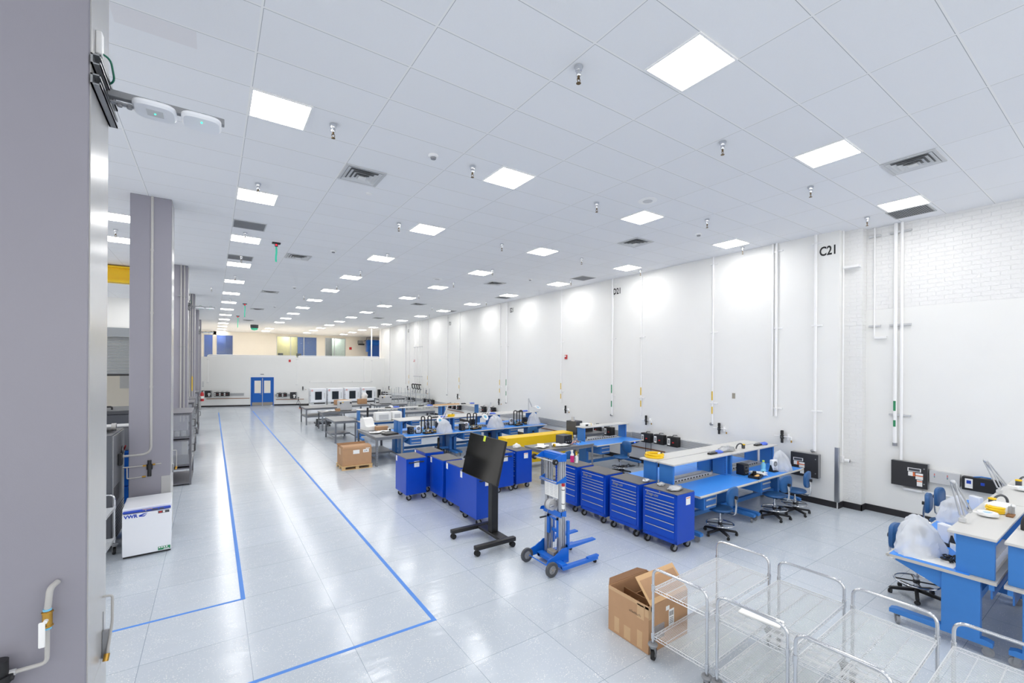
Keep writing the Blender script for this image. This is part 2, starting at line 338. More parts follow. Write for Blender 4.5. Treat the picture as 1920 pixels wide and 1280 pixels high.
# rooms behind the upper windows
struct(B().box(-1.2, 1.9, 48.3, 48.5, 3.5, ZC).box(1.85, 1.95, 47, 48.3, 3.5, ZC).box(1.0, 1.15, 47.4, 47.9, 3.5, 5.6).obj('wall_blue_room', 'roomblue'))
struct(B().box(4.6, 7.0, 48.3, 48.5, 3.5, ZC).obj('wall_yellow_room', 'roomyel'))
struct(B().box(7.0, 8.9, 47.9, 48.1, 3.5, ZC).obj('wall_blue_partition', 'curtain'))
struct(B().box(10.2, 11.6, 47.9, 48.1, 3.5, ZC).obj('wall_green_partition', 'roomgrn'))
for i, (x, y) in enumerate(((.5, 47.7), (6, 47.7), (10.3, 47.5))):
    t = thing('ceiling_light', ['added light panel inside the upper blue room', 'added light panel inside the upper yellow room', 'added light panel inside the upper grey green room'][i], 'ceiling light', (x, y, ZC))
    B().box(-.3, .3, -.3, .3, -.012, -.001).obj('diffuser', 'glow', t)  # panels added so the rooms behind the glass are lit
# baseboards right
struct(B().prism([(wx(3.86)-.014, 3.86), (wx(36)-.014, 36), (wx(36), 36), (wx(3.86), 3.86)], 'z', 0, .13).box(11.036, 11.266, 3.816, 3.83, 0, .13).box(11.266, 11.28, 3.486, 3.83, 0, .13).box(11.266, 11.5, 3.486, 3.5, 0, .13).box(11.486, 11.5, -7, 3.486, 0, .13).obj('baseboard_right', 'basebd'))
struct(B().box(11.035, 11.051, 3.83, 3.9, .13, 1.3, .004).box(11.035, 11.09, 3.815, 3.831, .13, 1.3, .004).obj('trim_1', 'steel'), 'stainless corner guard on the wall corner under the C21 mark')
# columns
for k in range(6):
    y0 = 3.57+6.37*k
    c_ = struct(B().box(-1.18, -.61, y0, y0+.55, 0, ZC, .006).obj('column', 'colgrey'), 'grey clad square column, %s from the camera along the aisle' % ORD[k])
    B().box(-.612, -.604, y0+.012, y0+.538, .55, ZC-.01).obj('side_panel', 'colside', c_)
    B().box(-.74, -.603, y0-.008, y0+.555, .02, 1.02, .003).obj('base_guard', 'colside', c_)
# ceiling ledge over the columns
struct(B().box(-1.3, -.5, -7, 3.5, ZC-.03, ZC).obj('trim_2', 'white'))
# tape on the floor
def tape(name, x0, x1, y0, y1, lab): tag(B().box(x0, x1, y0, y1, .0004, .0016).obj('floor_tape', 'bluetape'), lab, 'floor tape')
tape('t', .315, .365, 6.57, 33, 'long blue tape line down the left side of the aisle')
tape('t', 2.155, 2.205, 4.78, 33, 'long blue tape line down the right side of the aisle')
tape('t', -3.2, .315, 6.57, 6.61, 'blue tape line crossing the floor towards the white fridge')
tape('t', -2.2, 2.155, 4.78, 4.825, 'blue tape line crossing the floor nearest the camera')

# ---------------------------------------------------------------- ceiling fittings
def light0():
    t = thing('ceiling_light', '', 'ceiling light', (0, 0, ZC), 0, 'ceiling light panels')
    b = B()
    for a in (-.305, .285): b.box(a, a+.02, -.305, .305, -.014, -.0005); b.box(-.285, .285, a, a+.02, -.014, -.0005)
    b.obj('frame', 'whitepaint', t)
    b = B()
    for y0, y1 in ((-.285, -.05), (-.047, .047), (.05, .285)): b.box(-.285, .285, y0, y1, -.009, -.003)
    b.obj('diffuser', 'glow', t); return t
L0 = light0(); first = True
rows = {'a': (.635, 0, 14, 'leftmost aisle row'), 'b': (3.82, 0, 13, 'second row'), 'c': (6.98, -1, 13, 'third row'), 'd': (10.18, -1, 13, 'row nearest the right wall')}
def drift(x, k): return x+(.016*max(0, k-3) if x > 6 else 0)
for r, (x, a, n, nm) in rows.items():
    lst = list(range(a, n)); 
    for k in range(-3, a): 
        if r != 'a' or k < -1: dup(L0, (x, 5.725+3.16*k, ZC), 0, 'square light panel overhead, out of view behind the camera', 'ceiling light panels')  # rows carried on unseen behind the camera to light the room
    for i, k in enumerate(lst):
        if r == 'b' and k == 10: continue
        lab = 'square ceiling light panel, %s from camera in the %s' % (ORD[i], nm)
        if first: L0.location = (x, 5.725+3.16*k, ZC); L0['label'] = lab; first = False
        else: dup(L0, (drift(x, k), 5.725+3.16*k, ZC), 0, lab)
for i, (x, y) in enumerate(((-1.62, 11.75), (-1.78, 13.85), (-4.8, 14), (-4.8, 8), (-4.8, 20), (-4.8, 2), (-2.5, 24.6), (-5.6, 24.6), (-4.8, 28))):
    dup(L0, (x, y, ZC), 0, ['ceiling light behind the columns, seen left of the second column near its top', 'smaller ceiling light behind the columns, just below the other', 'light panel over the left bay'][min(i, 2)])
def spr0():
    t = thing('sprinkler', '', 'sprinkler', (0, 0, ZC), 0, 'pendant sprinklers')
    B().lathe([(0, 0), (.042, -.001), (.044, -.008), (.03, -.05), (.024, -.052), (.024, -.09), (.017, -.1), (0, -.1)], seg=14).obj('escutcheon', 'chrome', t)
    B().cyl((0, 0, -.1), (0, 0, -.125), .012, 8).tube([(.014, 0, -.12), (.018, 0, -.14), (.004, 0, -.165)], .004, 5).tube([(-.014, 0, -.12), (-.018, 0, -.14), (-.004, 0, -.165)], .004, 5).lathe([(0, -.163), (.024, -.166), (.024, -.17), (0, -.172)], seg=10).obj('sprinkler_head', 'bronze', t); return t
S0 = spr0()
SP = [(2.952, 3.203), (1.208, 5.68), (5.491, 3.207), (8.021, 3.185), (10.533, 3.198), (3.15, 5.685), (5.691, 5.68), (.601, 8.224), (3.171, 8.831), (8.119, 5.055), (5.746, 8.897), (8.27, 8.814), (10.71, 5.728), (10.72, 8.844), (-1.759, 12.842), (.594, 11.443), (.636, 13.963), (.614, 17.23), (-.037, 20.315), (.662, 23.557), (3.806, 11.43), (3.802, 13.99), (7.042, 11.418), (3.797, 17.116), (3.201, 20.393), (7.021, 13.996), (7.056, 17.223), (3.826, 23.493), (6.428, 20.322), (7.152, 23.691), (10.314, 17.243), (9.025, 20.35), (10.231, 23.433), (7.099, 26.868), (10.086, 11.266)]
RX = [('a', .635), ('b', 3.82), ('c', 6.98), ('d', 10.18)]
cnt = {}
bays = {}
for x, y in SP:
    q = min(range(4), key=lambda i: abs(RX[i][1]-x)); bays.setdefault(q, []).append((y, x))
i = 0
for q, l in bays.items():
    for j, (y, x) in enumerate(sorted(l)):
        lab = 'chrome pendant sprinkler, %s from camera along the %s of lights' % (ORD[j], ['leftmost row', 'second row', 'third row', 'wall-side row'][q])
        if x < -1: lab = 'small sprinkler behind the columns beside the left bay lights'
        if i == 0: S0.location = (x, y, ZC); S0['label'] = lab
        else: dup(S0, (x, y, ZC), 0, lab)
        i += 1
def diff0():
    t = thing('air_diffuser', '', 'air vent', (0, 0, ZC), 0, 'square supply vents')
    b = B()
    for a in (-.3, .255): b.box(a, a+.045, -.3, .3, -.016, -.0005, .004); b.box(-.255, .255, a, a+.045, -.016, -.0005, .004)
    b.obj('frame', 'vent', t)
    B().box(-.255, .255, -.255, .255, -.003, -.0005).obj('throat', 'ventdk', t)
    b = B()
    for h, z0, z1 in ((.252, -.004, -.018), (.2, -.008, -.03), (.145, -.012, -.04), (.09, -.02, -.045)):
        i_ = h-.046
        for s in range(4):
            c, q = [(1, 0), (0, 1), (-1, 0), (0, -1)][s]
            def rr(u, v, z): return (u*c-v*q, u*q+v*c, z)
            b.quad(rr(h, -h, z1), rr(h, h, z1), rr(i_, i_, z0), rr(i_, -i_, z0))
    b.box(-.055, .055, -.055, .055, -.05, -.04); b.obj('louvre_cone', 'ventwhite', t); return t
D0 = diff0()
DV = [(1.9, 6.95, 'square ceiling supply vent above the left aisle nearest the camera'), (8.26, 1.98, 'square ceiling supply vent at the upper right above the benches'), (8.25, 6.95, 'square ceiling vent above the nearest blue bench island'), (1.91, 13.16, 'second square ceiling vent along the left aisle'), (1.91, 20.18, 'third square ceiling vent along the left aisle'), (8.29, 13.28, 'square ceiling vent right of the middle light row, over the second island'), (8.15, 19.92, 'small square ceiling vent farther along the right half'), (1.94, 26.76, 'fourth square ceiling vent along the left aisle'), (1.97, 33.84, 'farthest square ceiling vent over the left aisle'), (8.5, 27.24, 'far small ceiling vent in the right half')]
for i, (x, y, l) in enumerate(DV):
    if i == 0: D0.location = (x, y, ZC); D0['label'] = l
    else: dup(D0, (x, y, ZC), 0, l)
for x, y, l in ((.635, 10.8, 'dark grey return grille in the ceiling above the left aisle'), (10.82, 2.62, 'dark ceiling return grille beside the light at the upper right'), (10.18, 10.78, 'dark ceiling return grille near the right wall past the third light'), (.62, 14.2, 'dark return grille directly behind a light in the leftmost row'), (10.3, 15.75, 'small dark return grille beside a light along the right wall'), (10.5, 21.4, 'farthest dark return grille by the right wall')):
    t = thing('return_grille', l, 'air vent', (x, y, ZC), 0, 'return air grilles')
    b = B()
    for a in (-.3, .28): b.box(a, a+.02, -.3, .3, -.012, -.0005); b.box(-.28, .28, a, a+.02, -.012, -.0005)
    b.obj('frame', 'vent', t); b = B()
    for k in range(18): b.box(-.28, .28, -.275+k*.031, -.262+k*.031, -.01, -.004)
    b.obj('slats', 'grey', t); B().box(-.28, .28, -.28, .28, -.003, -.0005).obj('backing', 'dkgrey', t)
for i, (x, y, l) in enumerate(((2.54, 5.71, 'round smoke detector, nearest of those on the ceiling'), (8.85, 5.71, 'smoke detector on the right half of the ceiling near the wall'), (2.56, 11.95, 'second smoke detector along the left aisle'), (2.55, 18.38, 'third smoke detector along the left aisle'), (8.85, 11.93, 'second smoke detector on the right half of the ceiling'), (2.58, 25, 'fourth smoke detector along the left aisle'))):
    t = thing('smoke_detector', l, 'smoke detector', (x, y, ZC), 0, 'smoke detectors')
    B().lathe([(0, 0), (.07, -.001), (.07, -.02), (.055, -.032), (0, -.032)]).obj('base', 'whitepaint', t); B().lathe([(0, -.032), (.04, -.033), (.036, -.055), (0, -.06)]).obj('sensor_dome', 'grey', t)
for x, y, l in ((6.35, 5.09, 'large round ceiling speaker beside a light panel'), (6.3, 13.78, 'round ceiling speaker farther down the hall')):
    t = thing('ceiling_speaker', l, 'speaker', (x, y, ZC), 0, 'ceiling speakers')
    B().lathe([(0, 0), (.16, -.001), (.16, -.008), (.12, -.014), (0, -.014)], seg=28).obj('rim', 'whitepaint', t); B().lathe([(0, -.0145), (.085, -.015), (.08, -.019), (0, -.02)], seg=24).obj('grille', 'ltgrey', t)
for x, y, l in ((2.207, 7.62, 'tiny white ceiling disc beyond the nearest left vent'), (7.45, 15.36, 'tiny ceiling disc over the second bench island'), (9.0, 7.8, 'tiny ceiling disc beside the vent over the nearest island')):
    t = thing('ceiling_sensor', l, 'sensor', (x, y, ZC), 0); B().lathe([(0, 0), (.055, -.001), (.05, -.012), (0, -.014)]).obj('disc', 'whitepaint', t)
for i, (x, y, dz, l) in enumerate(((1.261, 11.97, .36, 'black ceiling beacon with red light and long green streamer, nearest one'), (1.282, 24.78, .55, 'black ceiling beacon with green streamer, second along the aisle'), (1.263, 31.28, .6, 'black ceiling beacon with green streamer, farthest one'))):
    t = thing('ceiling_beacon', l, 'beacon', (x, y, ZC), 0, 'beacons with streamers')
    B().box(-.09, .09, -.06, .06, -.03, -.0005, .006).lathe([(0, -.03), (.035, -.03), (.035, -.09), (0, -.1)]).obj('housing', 'black', t)
    B().sph((0, -.034, -.06), .018).obj('lamp', 'led', t)
    b = B()
    for k in range(6): z = -.1-k*dz/6; b.quad((-.02+.006*math.sin(k), 0, z), (.02+.006*math.sin(k), .004, z), (.02+.006*math.sin(k+1), .004, z-dz/6), (-.02+.006*math.sin(k+1), 0, z-dz/6))
    b.obj('streamer', 'streamer', t)
t = thing('beacon_dome', 'dome camera with green lit rim hanging from the far ceiling', 'beacon', (2.56, 37.6, ZC))
B().lathe([(0, 0), (.26, -.001), (.26, -.2), (.22, -.24), (0, -.24)]).obj('housing', 'dkgrey', t); B().lathe([(0, -.24), (.24, -.245), (.2, -.36), (0, -.42)]).obj('dome', 'streamer', t)
# ---------------------------------------------------------------- casters (shared part builder)
def caster_bm(r=.055, w=.03, off=.03, plate=True, b=None, at=(0, 0, 0), rot=0., h=None):
    b = b or B(); v0 = len(b.bm.verts); h = h or r*2+.03
    b.mi = 0; b.cyl((off, -w/2, r), (off, w/2, r), r, 18)
    b.mi = 1; b.cyl((off, -w/2-.004, r), (off, w/2+.004, r), r*.5, 12)
    for s in (-1, 1): b.prism([(off-.014, r-.012), (off+.014, r-.012), (.03, h-.012), (-.03, h-.012)], 'y', s*(w/2+.006)-.002, s*(w/2+.006)+.002)
    b.cyl((0, 0, h-.014), (0, 0, h), .032, 12)
    b.T(Matrix.Translation(at) @ Matrix.Rotation(math.radians(rot), 4, 'Z'), v0); return b

# ---------------------------------------------------------------- tool cabinet: drawers face local -y, width along x
def make_cabinet(h=.95):
    t = thing('tool_cabinet', '', 'tool cabinet', (0, 0, 0), 0, 'blue rolling tool cabinets')
    W, D, z0, z1 = .68, .47, .135, .935
    b = B().box(-W/2, W/2, -D/2, D/2, z0, z1-.005, .006)
    b.box(-W/2, W/2, -D/2-.004, -D/2+.01, z0, z0+.05).box(-W/2, W/2, -D/2-.004, -D/2+.01, z1-.03, z1-.004)
    for s in (-1, 1): b.box(s*W/2-(.045 if s > 0 else 0), s*W/2+(.045 if s < 0 else 0), -D/2-.004, -D/2+.01, z0, z1-.004)
    b.obj('cabinet_body', 'toolside', t)
    B().box(-W/2+.006, W/2-.006, -D/2+.004, D/2-.006, z1-.005, z1+.008, .004).obj('top_mat', 'toolmat', t)
    zs = [.895, .79, .735, .68, .625, .57, .455, .335, .2]   # drawer tops
    for i in range(8):
        zt = zs[i]; zb = zs[i+1]+.006
        d = B().box(-W/2+.05, W/2-.05, -D/2-.012, -D/2+.006, zb, zt, .003).obj('drawer', 'toolblue', t)
        B().box(-W/2+.055, W/2-.055, -D/2-.022, -D/2-.012, zt-.014, zt-.002, .003).obj('handle', 'alu', d)
    B().cyl((0, -D/2-.006, z1-.02), (0, -D/2+.002, z1-.02), .014, 12).obj('lock', 'chrome', t)
    lg = text('logo', 'Snap-on', .075, 'grey', t, (-W/2+.19, -D/2-.0135, .843), ext=.0015, shear=.3, bold=.002)
    b = B(); x = -W/2-.045
    b.tube(fil([(-W/2, -.17, .85), (x, -.16, .85), (x-.01, 0, .862), (x, .16, .85), (-W/2, .17, .85)], .03, 4), .013, 8)
    b.obj('side_handle', 'black', t)
    for nm, s in (('left', -1), ('right', 1)):
        b = B(); xx = s*(W/2+.0012)
        b.box(min(xx, s*W/2), max(xx, s*W/2), -.07+(.06 if s > 0 else -.0), .05+(.06 if s > 0 else 0), .74, .87).m(1).box(min(xx, s*(W/2+.0018)), max(xx, s*(W/2+.0018)), -.06+(.06 if s > 0 else 0), .04+(.06 if s > 0 else 0), .845, .858)
        b.obj('warning_label', ['paper', 'orange'], t)
    B().box(W/2-.11, W/2-.03, D/2, D/2+.0015, .8, .92).obj('back_label', 'paper', t)
    for sx in (-1, 1):
        for sy in (-1, 1):
            caster_bm(.058, .036, .03, at=(sx*(W/2-.075), sy*(D/2-.06), 0), rot=R.choice((60, 75, 110, 250, 265)), h=.137).obj('caster', ['rubber', 'galv'], t)
    return t
def drop(o, *names):   # remove child parts a given copy does not have
    for c in list(o.children):
        if c.name.split('.')[0] in names:
            for g in list(c.children): bpy.data.objects.remove(g)
            bpy.data.objects.remove(c)
cab = make_cabinet()
CAB = [ # x0,x1,y0,y1, rot, label
 (6.19, 6.66, 4.34, 5.02, -90, 'blue tool cabinet nearest the camera, foil bags on its top', 'RH'), (6.19, 6.66, 5.11, 5.79, -90, 'blue tool cabinet with one small clear bag on top, second in the drawer row', 'RHL'),
 (6.19, 6.66, 5.90, 6.58, -90, 'blue tool cabinet with bare grey top, third in the drawer row', 'RHL'), (6.19, 6.66, 6.69, 7.37, -90, 'blue tool cabinet carrying a pink spray bottle and a white bottle', 'RHL'),
 (3.54, 4.01, 9.31, 9.99, 90, 'blue tool cabinet, leftmost, seen from its plain back beside the carton', ''), (4.16, 4.63, 9.72, 10.40, 90, 'blue tool cabinet standing behind the others between the leftmost one and the bench', ''),
 (4.14, 4.61, 8.72, 9.40, 90, 'blue tool cabinet in the back-turned group, second from the aisle', ''), (4.16, 4.63, 7.94, 8.62, 90, 'blue tool cabinet half hidden by the screen, third of the back-turned group', ''),
 (4.07, 4.54, 7.12, 7.80, 90, 'blue tool cabinet directly behind the wheeled screen stand', ''), (5.53, 6.00, 8.72, 9.40, 90, 'blue tool cabinet with black handle at the screen\'s right edge', ''),
 (6.10, 6.57, 8.74, 9.42, -90, 'blue tool cabinet with crumpled white bag on top, by the grey table', 'H')]
src = None
for i, (x0, x1, y0, y1, rz, l, fl) in enumerate(CAB):
    o = dup(cab, ((x0+x1)/2, (y0+y1)/2, 0), rz, l)
    if 'R' in fl or 'H' in fl: drop(o, 'back_label')
    if 'H' in fl: drop(o, 'side_handle')
    if i == 9: drop(o, 'back_label')
for c in list(cab.children):
    for g in list(c.children): bpy.data.objects.remove(g)
    bpy.data.objects.remove(c)
bpy.data.objects.remove(cab)

# ---------------------------------------------------------------- blue workbench: front edge at local -y
def make_bench(w=1.9, d=.9, mat_=True, strip=True, flip=False):
    t = thing('workbench', '', 'workbench', (0, 0, 0), 0, 'blue workbenches')
    H = .81; f = -d/2; k = d/2
    b = B().box(-w/2, w/2, f+.02, k, H-.035, H-.002).cyl((-w/2, f+.02, H-.0195), (w/2, f+.02, H-.0195), .0175, 12)
    b.obj('worktop', 'edgegrey', t)
    if mat_: B().box(-w/2+.004, w/2-.004, f+.035, k-.2, H-.002, H+.002).obj('desk_mat', 'esdmat', t)
    b = B().box(-w/2+.03, w/2-.03, f+.56, f+.6, H-.085, H-.035).box(-w/2+.03, w/2-.03, k-.06, k-.02, H-.1, H-.035)
    b.box(-w/2+.12, w/2-.12, k-.34, k-.28, .2, .28); b.box(-w/2+.12, w/2-.12, k-.06, k-.045, H-.22, H-.1)
    b.obj('frame_rails', 'benchblue', t)
    for s in (-1, 1):
        x0 = s*(w/2-.03) if s < 0 else s*(w/2-.03)-.09; x1 = x0+.09
        b = B().box(x0, x1, k-.42, k-.12, .14, H-.035, .003)
        b.prism([(k-.42, H-.035), (k-.42, H-.24), (f+.08, H-.07), (f+.08, H-.035)], 'x', x0+.02, x1-.02)
        b.prism([(f+.03, .16), (f+.03, .115), (k-.03, .115), (k-.03, .16), (k-.08, .175), (f+.08, .175)], 'x', x0, x1)
        lg = b.obj('leg', 'benchblue', t)
        for y in (f+.09, k-.09):
            caster_bm(.048, .03, .022, at=((x0+x1)/2, y, 0), rot=R.choice((80, 100, 260, 30)), h=.116).obj('caster', ['grey', 'galv'], lg)
    dx = -1 if not flip else 1
    a0 = -w/2+.16 if not flip else w/2-.16-.36
    dr = B().box(a0, a0+.36, f+.04, f+.56, H-.265, H-.036, .003).obj('drawer_unit', 'benchblue', t)
    for z0, z1 in ((H-.25, H-.17), (H-.16, H-.06)):
        B().box(a0+.015, a0+.345, f+.032, f+.04, z0, z1).m(1).box(a0+.03, a0+.33, f+.014, f+.032, z1-.05, z1-.022, .004).obj('drawer', ['benchdark', 'alu'], dr)
    # riser
    for s in (-1, 1):
        x0 = s*(w/2-.05) if s < 0 else s*(w/2-.05)-.055; x1 = x0+.055
        b = B().box(x0, x1, k-.31, k-.02, H-.001, 1.222, .003)
        for q in range(9): b.m(1).box(x0-.001 if s > 0 else x1-.002, x0+.002 if s > 0 else x1+.001, k-.295, k-.285, H+.05+q*.036, H+.068+q*.036)
        b.obj('riser_post', ['benchblue', 'black'], t)
    B().box(-w/2, w/2, k-.37, k, 1.222, 1.25, .004).obj('riser_shelf', 'laminate', t)
    if strip:
        b = B().box(-w/2+.35, w/2-.25, k-.1, k-.05, H-.001, H+.045, .004)
        for q in range(12): xx = -w/2+.42+q*(w-.75)/12; b.m(1).box(xx, xx+.045, k-.104, k-.099, H+.01, H+.035)
        b.obj('power_strip', ['ltgrey', 'black'], t)
    return t
def kill(root):
    for c in list(root.children):
        for g in list(c.children): bpy.data.objects.remove(g)
        bpy.data.objects.remove(c)
    bpy.data.objects.remove(root)
bn = make_bench(1.9); bf = make_bench(1.84); bp = make_bench(1.84, mat_=False, strip=False)
def bench(src, x0, x1, yf, yb, rz, l): return dup(src, ((x0+x1)/2, (yf+yb)/2, 0), rz, l)
# nearest island (two benches back to back with two)
bench(bn, 6.82, 8.72, 4.33, 5.23, 0, 'blue bench behind the nearest tool cabinet, empty rolled blue mat')
bench(bn, 8.74, 10.64, 4.33, 5.23, 0, 'blue bench with soldering station and white ionizer by the wall')
bench(bn, 6.82, 8.72, 5.26, 6.16, 180, 'blue bench on the hidden side of the nearest island, yellow cord on its shelf')
bench(bn, 8.74, 10.64, 5.26, 6.16, 180, 'blue bench on the hidden side of the nearest island, end by the wall')
bench(bn, 8.82, 10.72, 8.72, 9.62, 0, 'empty blue bench standing alone beside the grey table and yellow beam')
# second island
for i, x in enumerate((4.92, 6.77, 8.62)):
    bench(bf, x, x+1.84, 12.98, 13.88, 0, ['blue bench of the second island nearest the aisle, beside the cluttered grey table', 'middle blue bench of the second island under the bagged microscope', 'blue bench of the second island at its wall end'][i])
    bench(bf, x, x+1.84, 13.91, 14.81, 180, ['blue bench on the far side of the second island, aisle end', 'blue bench on the far side of the second island, middle', 'blue bench on the far side of the second island, wall end'][i])
# third row
for i, x in enumerate((4.73, 6.58, 8.43)):
    bench(bp, x, x+1.84, 17.15, 18.05, 0, ['pale topped blue bench of the third row, aisle end', 'pale topped blue bench of the third row, middle', 'pale topped blue bench of the third row, wall end'][i])
# near right bench pair
bench(bn, 6.63, 8.53, .92, 1.82, 180, 'blue bench at the right edge with plastic-draped microscope')
bench(bn, 8.55, 10.45, .92, 1.82, 180, 'blue bench behind the right edge bench, towards the wall')
bench(bn, 6.63, 8.53, -.03, .87, 0, 'blue bench at the extreme right edge, mostly cut off')
for o in (bn, bf, bp): kill(o)

# ---------------------------------------------------------------- drafting chair, sitter faces +y
def make_chair():
    t = thing('drafting_chair', '', 'chair', (0, 0, 0), 0, 'blue drafting chairs')
    b = B()
    for k in range(5):
        a = 2*PI*k/5+.3; c, s = math.cos(a), math.sin(a); v0 = len(b.bm.verts)
        b.prism([(0, .115), (.27, .085), (.29, .065), (.27, .055), (0, .075)], 'y', -.02, .02)
        b.T(Matrix.Rotation(a, 4, 'Z'), v0)
    b.cyl((0, 0, .07), (0, 0, .14), .035, 14); b.obj('star_base', 'black', t)
    for k in range(5):
        a = 2*PI*k/5+.3; b = B()
        for s in (-1, 1): b.cyl((0, s*.012-.008, .026), (0, s*.012+.008, .026), .026, 12)
        b.box(-.012, .012, -.01, .01, .03, .07); b.T(Matrix.Translation((.275*math.cos(a), .275*math.sin(a), 0)) @ Matrix.Rotation(a+1, 4, 'Z')).obj('caster', 'black', t)
    B().cyl((0, 0, .12), (0, 0, .3), .026, 14).cyl((0, 0, .3), (0, 0, .43), .015, 12).obj('gas_column', 'chrome', t)
    b = B().ring((0, 0, .2), .225, .011, 32, 8); b.m(1)
    for k in range(4): a = PI*k/2+.5; b.tube([(.03*math.cos(a), .03*math.sin(a), .2), (.22*math.cos(a), .22*math.sin(a), .2)], .009, 6)
    b.m(1).cyl((0, 0, .18), (0, 0, .225), .036, 12); b.obj('foot_ring', ['chrome', 'black'], t)
    b = B().lathe([(0, .425), (.12, .425), (.19, .44), (.215, .465), (.205, .487), (.15, .495), (0, .488)], seg=26); b.T(Matrix.Diagonal((1.02, .98, 1, 1))).obj('seat', 'chairblue', t)
    B().box(-.08, .08, -.1, .08, .405, .43, .006).tube([(.08, .02, .41), (.2, .03, .4)], .007, 6).obj('mechanism', 'black', t)
    b = B(); v = []
    # backrest: rounded shield, slightly curved
    prof = []
    for k in range(28):
        a = 2*PI*k/28; q = lambda z: math.copysign(abs(z)**.62, z)
        prof.append((.195*q(math.cos(a)), .16*q(math.sin(a))))
    for yy, sc in ((-.012, .88), (-.002, 1.), (.035, 1.), (.055, .85)):
        v.append([b.bm.verts.new((x*sc, -.25+yy-.25*(x*sc)**2*-2.2, .735+z*sc)) for x, z in prof])
    for A, C in zip(v, v[1:]):
        for k in range(28): b.bm.faces.new((A[k], A[(k+1) % 28], C[(k+1) % 28], C[k]))
    b.bm.faces.new(v[0][::-1]); b.bm.faces.new(v[-1]); b.obj('backrest', 'chairblue', t)
    b = B()
    pts = fil([(0, -.05, .415), (0, -.27, .41), (0, -.285, .6), (0, -.262, .73)], .06, 5); v0 = 0
    for a_, c_ in zip(pts, pts[1:]):
        q = B; n = (Vector(c_)-Vector(a_)); 
        b.bm.faces.ensure_lookup_table()
    b.tube(pts, .013, 6); b.T(Matrix.Diagonal((2., 1, 1, 1))).obj('back_bar', 'chrome', t)
    B().cyl((0, -.3, .72), (0, -.262, .72), .03, 12).obj('adjust_knob', 'black', t)
    return t
ch = make_chair()
for x, y, rz, l in ((7.55, 4.42, 6, 'blue drafting chair nearest the tool cabinets, tucked under the empty bench'), (9.28, 4.3, -4, 'blue drafting chair in the middle of the nearest bench, beside the other'), (9.97, 4.22, 10, 'blue drafting chair at the wall end of the nearest bench'),
                    (9.5, 8.5, 80, 'blue drafting chair turned sideways at the solitary empty bench'), (7.05, 12.6, 0, 'blue drafting chair behind the screen at the second island'), (9.3, 12.55, -5, 'blue drafting chair at the wall end of the second island'),
                    (7.67, 1.78, 178, 'blue drafting chair mostly hidden behind the right edge bench legs'), (10.0, 1.95, 185, 'blue drafting chair with its back rising behind the draped microscope'), (10.62, 1.95, 176, 'blue drafting chair just visible beyond the other at the right'), (7.35, 8.5, 10, 'blue drafting chair half hidden behind the blue lift')):
    dup(ch, (x, y, 0), rz, l)
kill(ch)

# ---------------------------------------------------------------- grey work tables
def table(x0, x1, y0, y1, z, l, shelf=None, mat_='tablegrey', top='tabletop', grp='grey steel work tables'):
    t = thing('work_table', l, 'table', ((x0+x1)/2, (y0+y1)/2, 0), 0, grp); a, c = (x1-x0)/2, (y1-y0)/2
    B().box(-a, a, -c, c, z-.03, z, .004).obj('tabletop', top, t)
    B().box(-a+.04, a-.04, -c+.03, -c+.055, z-.1, z-.03).box(-a+.04, a-.04, c-.055, c-.03, z-.1, z-.03).box(-a+.03, -a+.055, -c+.06, c-.06, z-.1, z-.03).box(a-.055, a-.03, -c+.06, c-.06, z-.1, z-.03).obj('apron', mat_, t)
    for sx in (-1, 1):
        for sy in (-1, 1):
            X, Y = sx*(a-.05), sy*(c-.05)
            b = B().box(X-.03, X+.03, Y-sy*.004-.004, Y+sy*.03-.0, 0, z-.03) if False else B().box(min(X+sx*.03, X+sx*.024), max(X+sx*.03, X+sx*.024), min(Y-sy*.03, Y+sy*.03), max(Y-sy*.03, Y+sy*.03), 0, z-.031).box(min(X-sx*.03, X+sx*.024), max(X-sx*.03, X+sx*.024), min(Y+sy*.024, Y+sy*.03), max(Y+sy*.024, Y+sy*.03), 0, z-.031)
            for q in range(8): b.m(1).box(X-.004, X+.004, (Y+sy*.0295 if sy < 0 else Y+sy*.03)-.001, (Y+sy*.03)+.0012, .08+q*.07, .1+q*.07)
            b.obj('leg', [mat_, 'black'], t)
    if shelf: B().box(-a+.03, a-.03, shelf[1]*c, c-.035, shelf[0]-.02, shelf[0]).box(-a+.03, a-.03, shelf[1]*c, shelf[1]*c+.02, shelf[0]-.06, shelf[0]-.02).box(-a+.03, -a+.05, -c+.08, c-.08, shelf[0]-.06, shelf[0]-.02).box(a-.05, a-.03, -c+.08, c-.08, shelf[0]-.06, shelf[0]-.02).obj('lower_shelf', mat_, t)
    return t
table(4.0, 4.86, 13.0, 15.05, .87, 'grey steel table cluttered with packets beside the carton and second island', (.25, -.1))
table(3.88, 4.72, 17.75, 19.55, .84, 'bare grey steel table, end-on to the aisle behind the carton', (.25, .0))
table(4.12, 6.7, 21.4, 22.35, .84, 'grey steel table holding the nearer of two small grey ovens', (.42, -.2))
table(3.85, 5.65, 23.9, 25.5, .84, 'grey steel table nearest the aisle in the rear, with dark lower shelf', (.42, -.9))
table(5.8, 7.25, 24.5, 26.3, .84, 'grey steel table holding an open carton near the ovens', None)
table(7.4, 9.2, 24.0, 25.2, .84, 'grey steel table with the farther small grey oven', (.4, -.5))
table(5.5, 8.9, 19.6, 20.5, .84, 'long grey steel table with dark shelf seen under the third row shelf', (.42, -.9))
table(8.9, 10.6, 28.2, 29.4, .84, 'grey steel table beyond the wire racks near the black boxes', None)
table(6.93, 8.75, 8.78, 9.58, .87, 'grey table with blue mat, power supply and loose wires', None)
table(9.42, 10.75, 10.3, 11.2, .84, 'grey steel table behind the solitary bench by the wall', (.25, -.5))

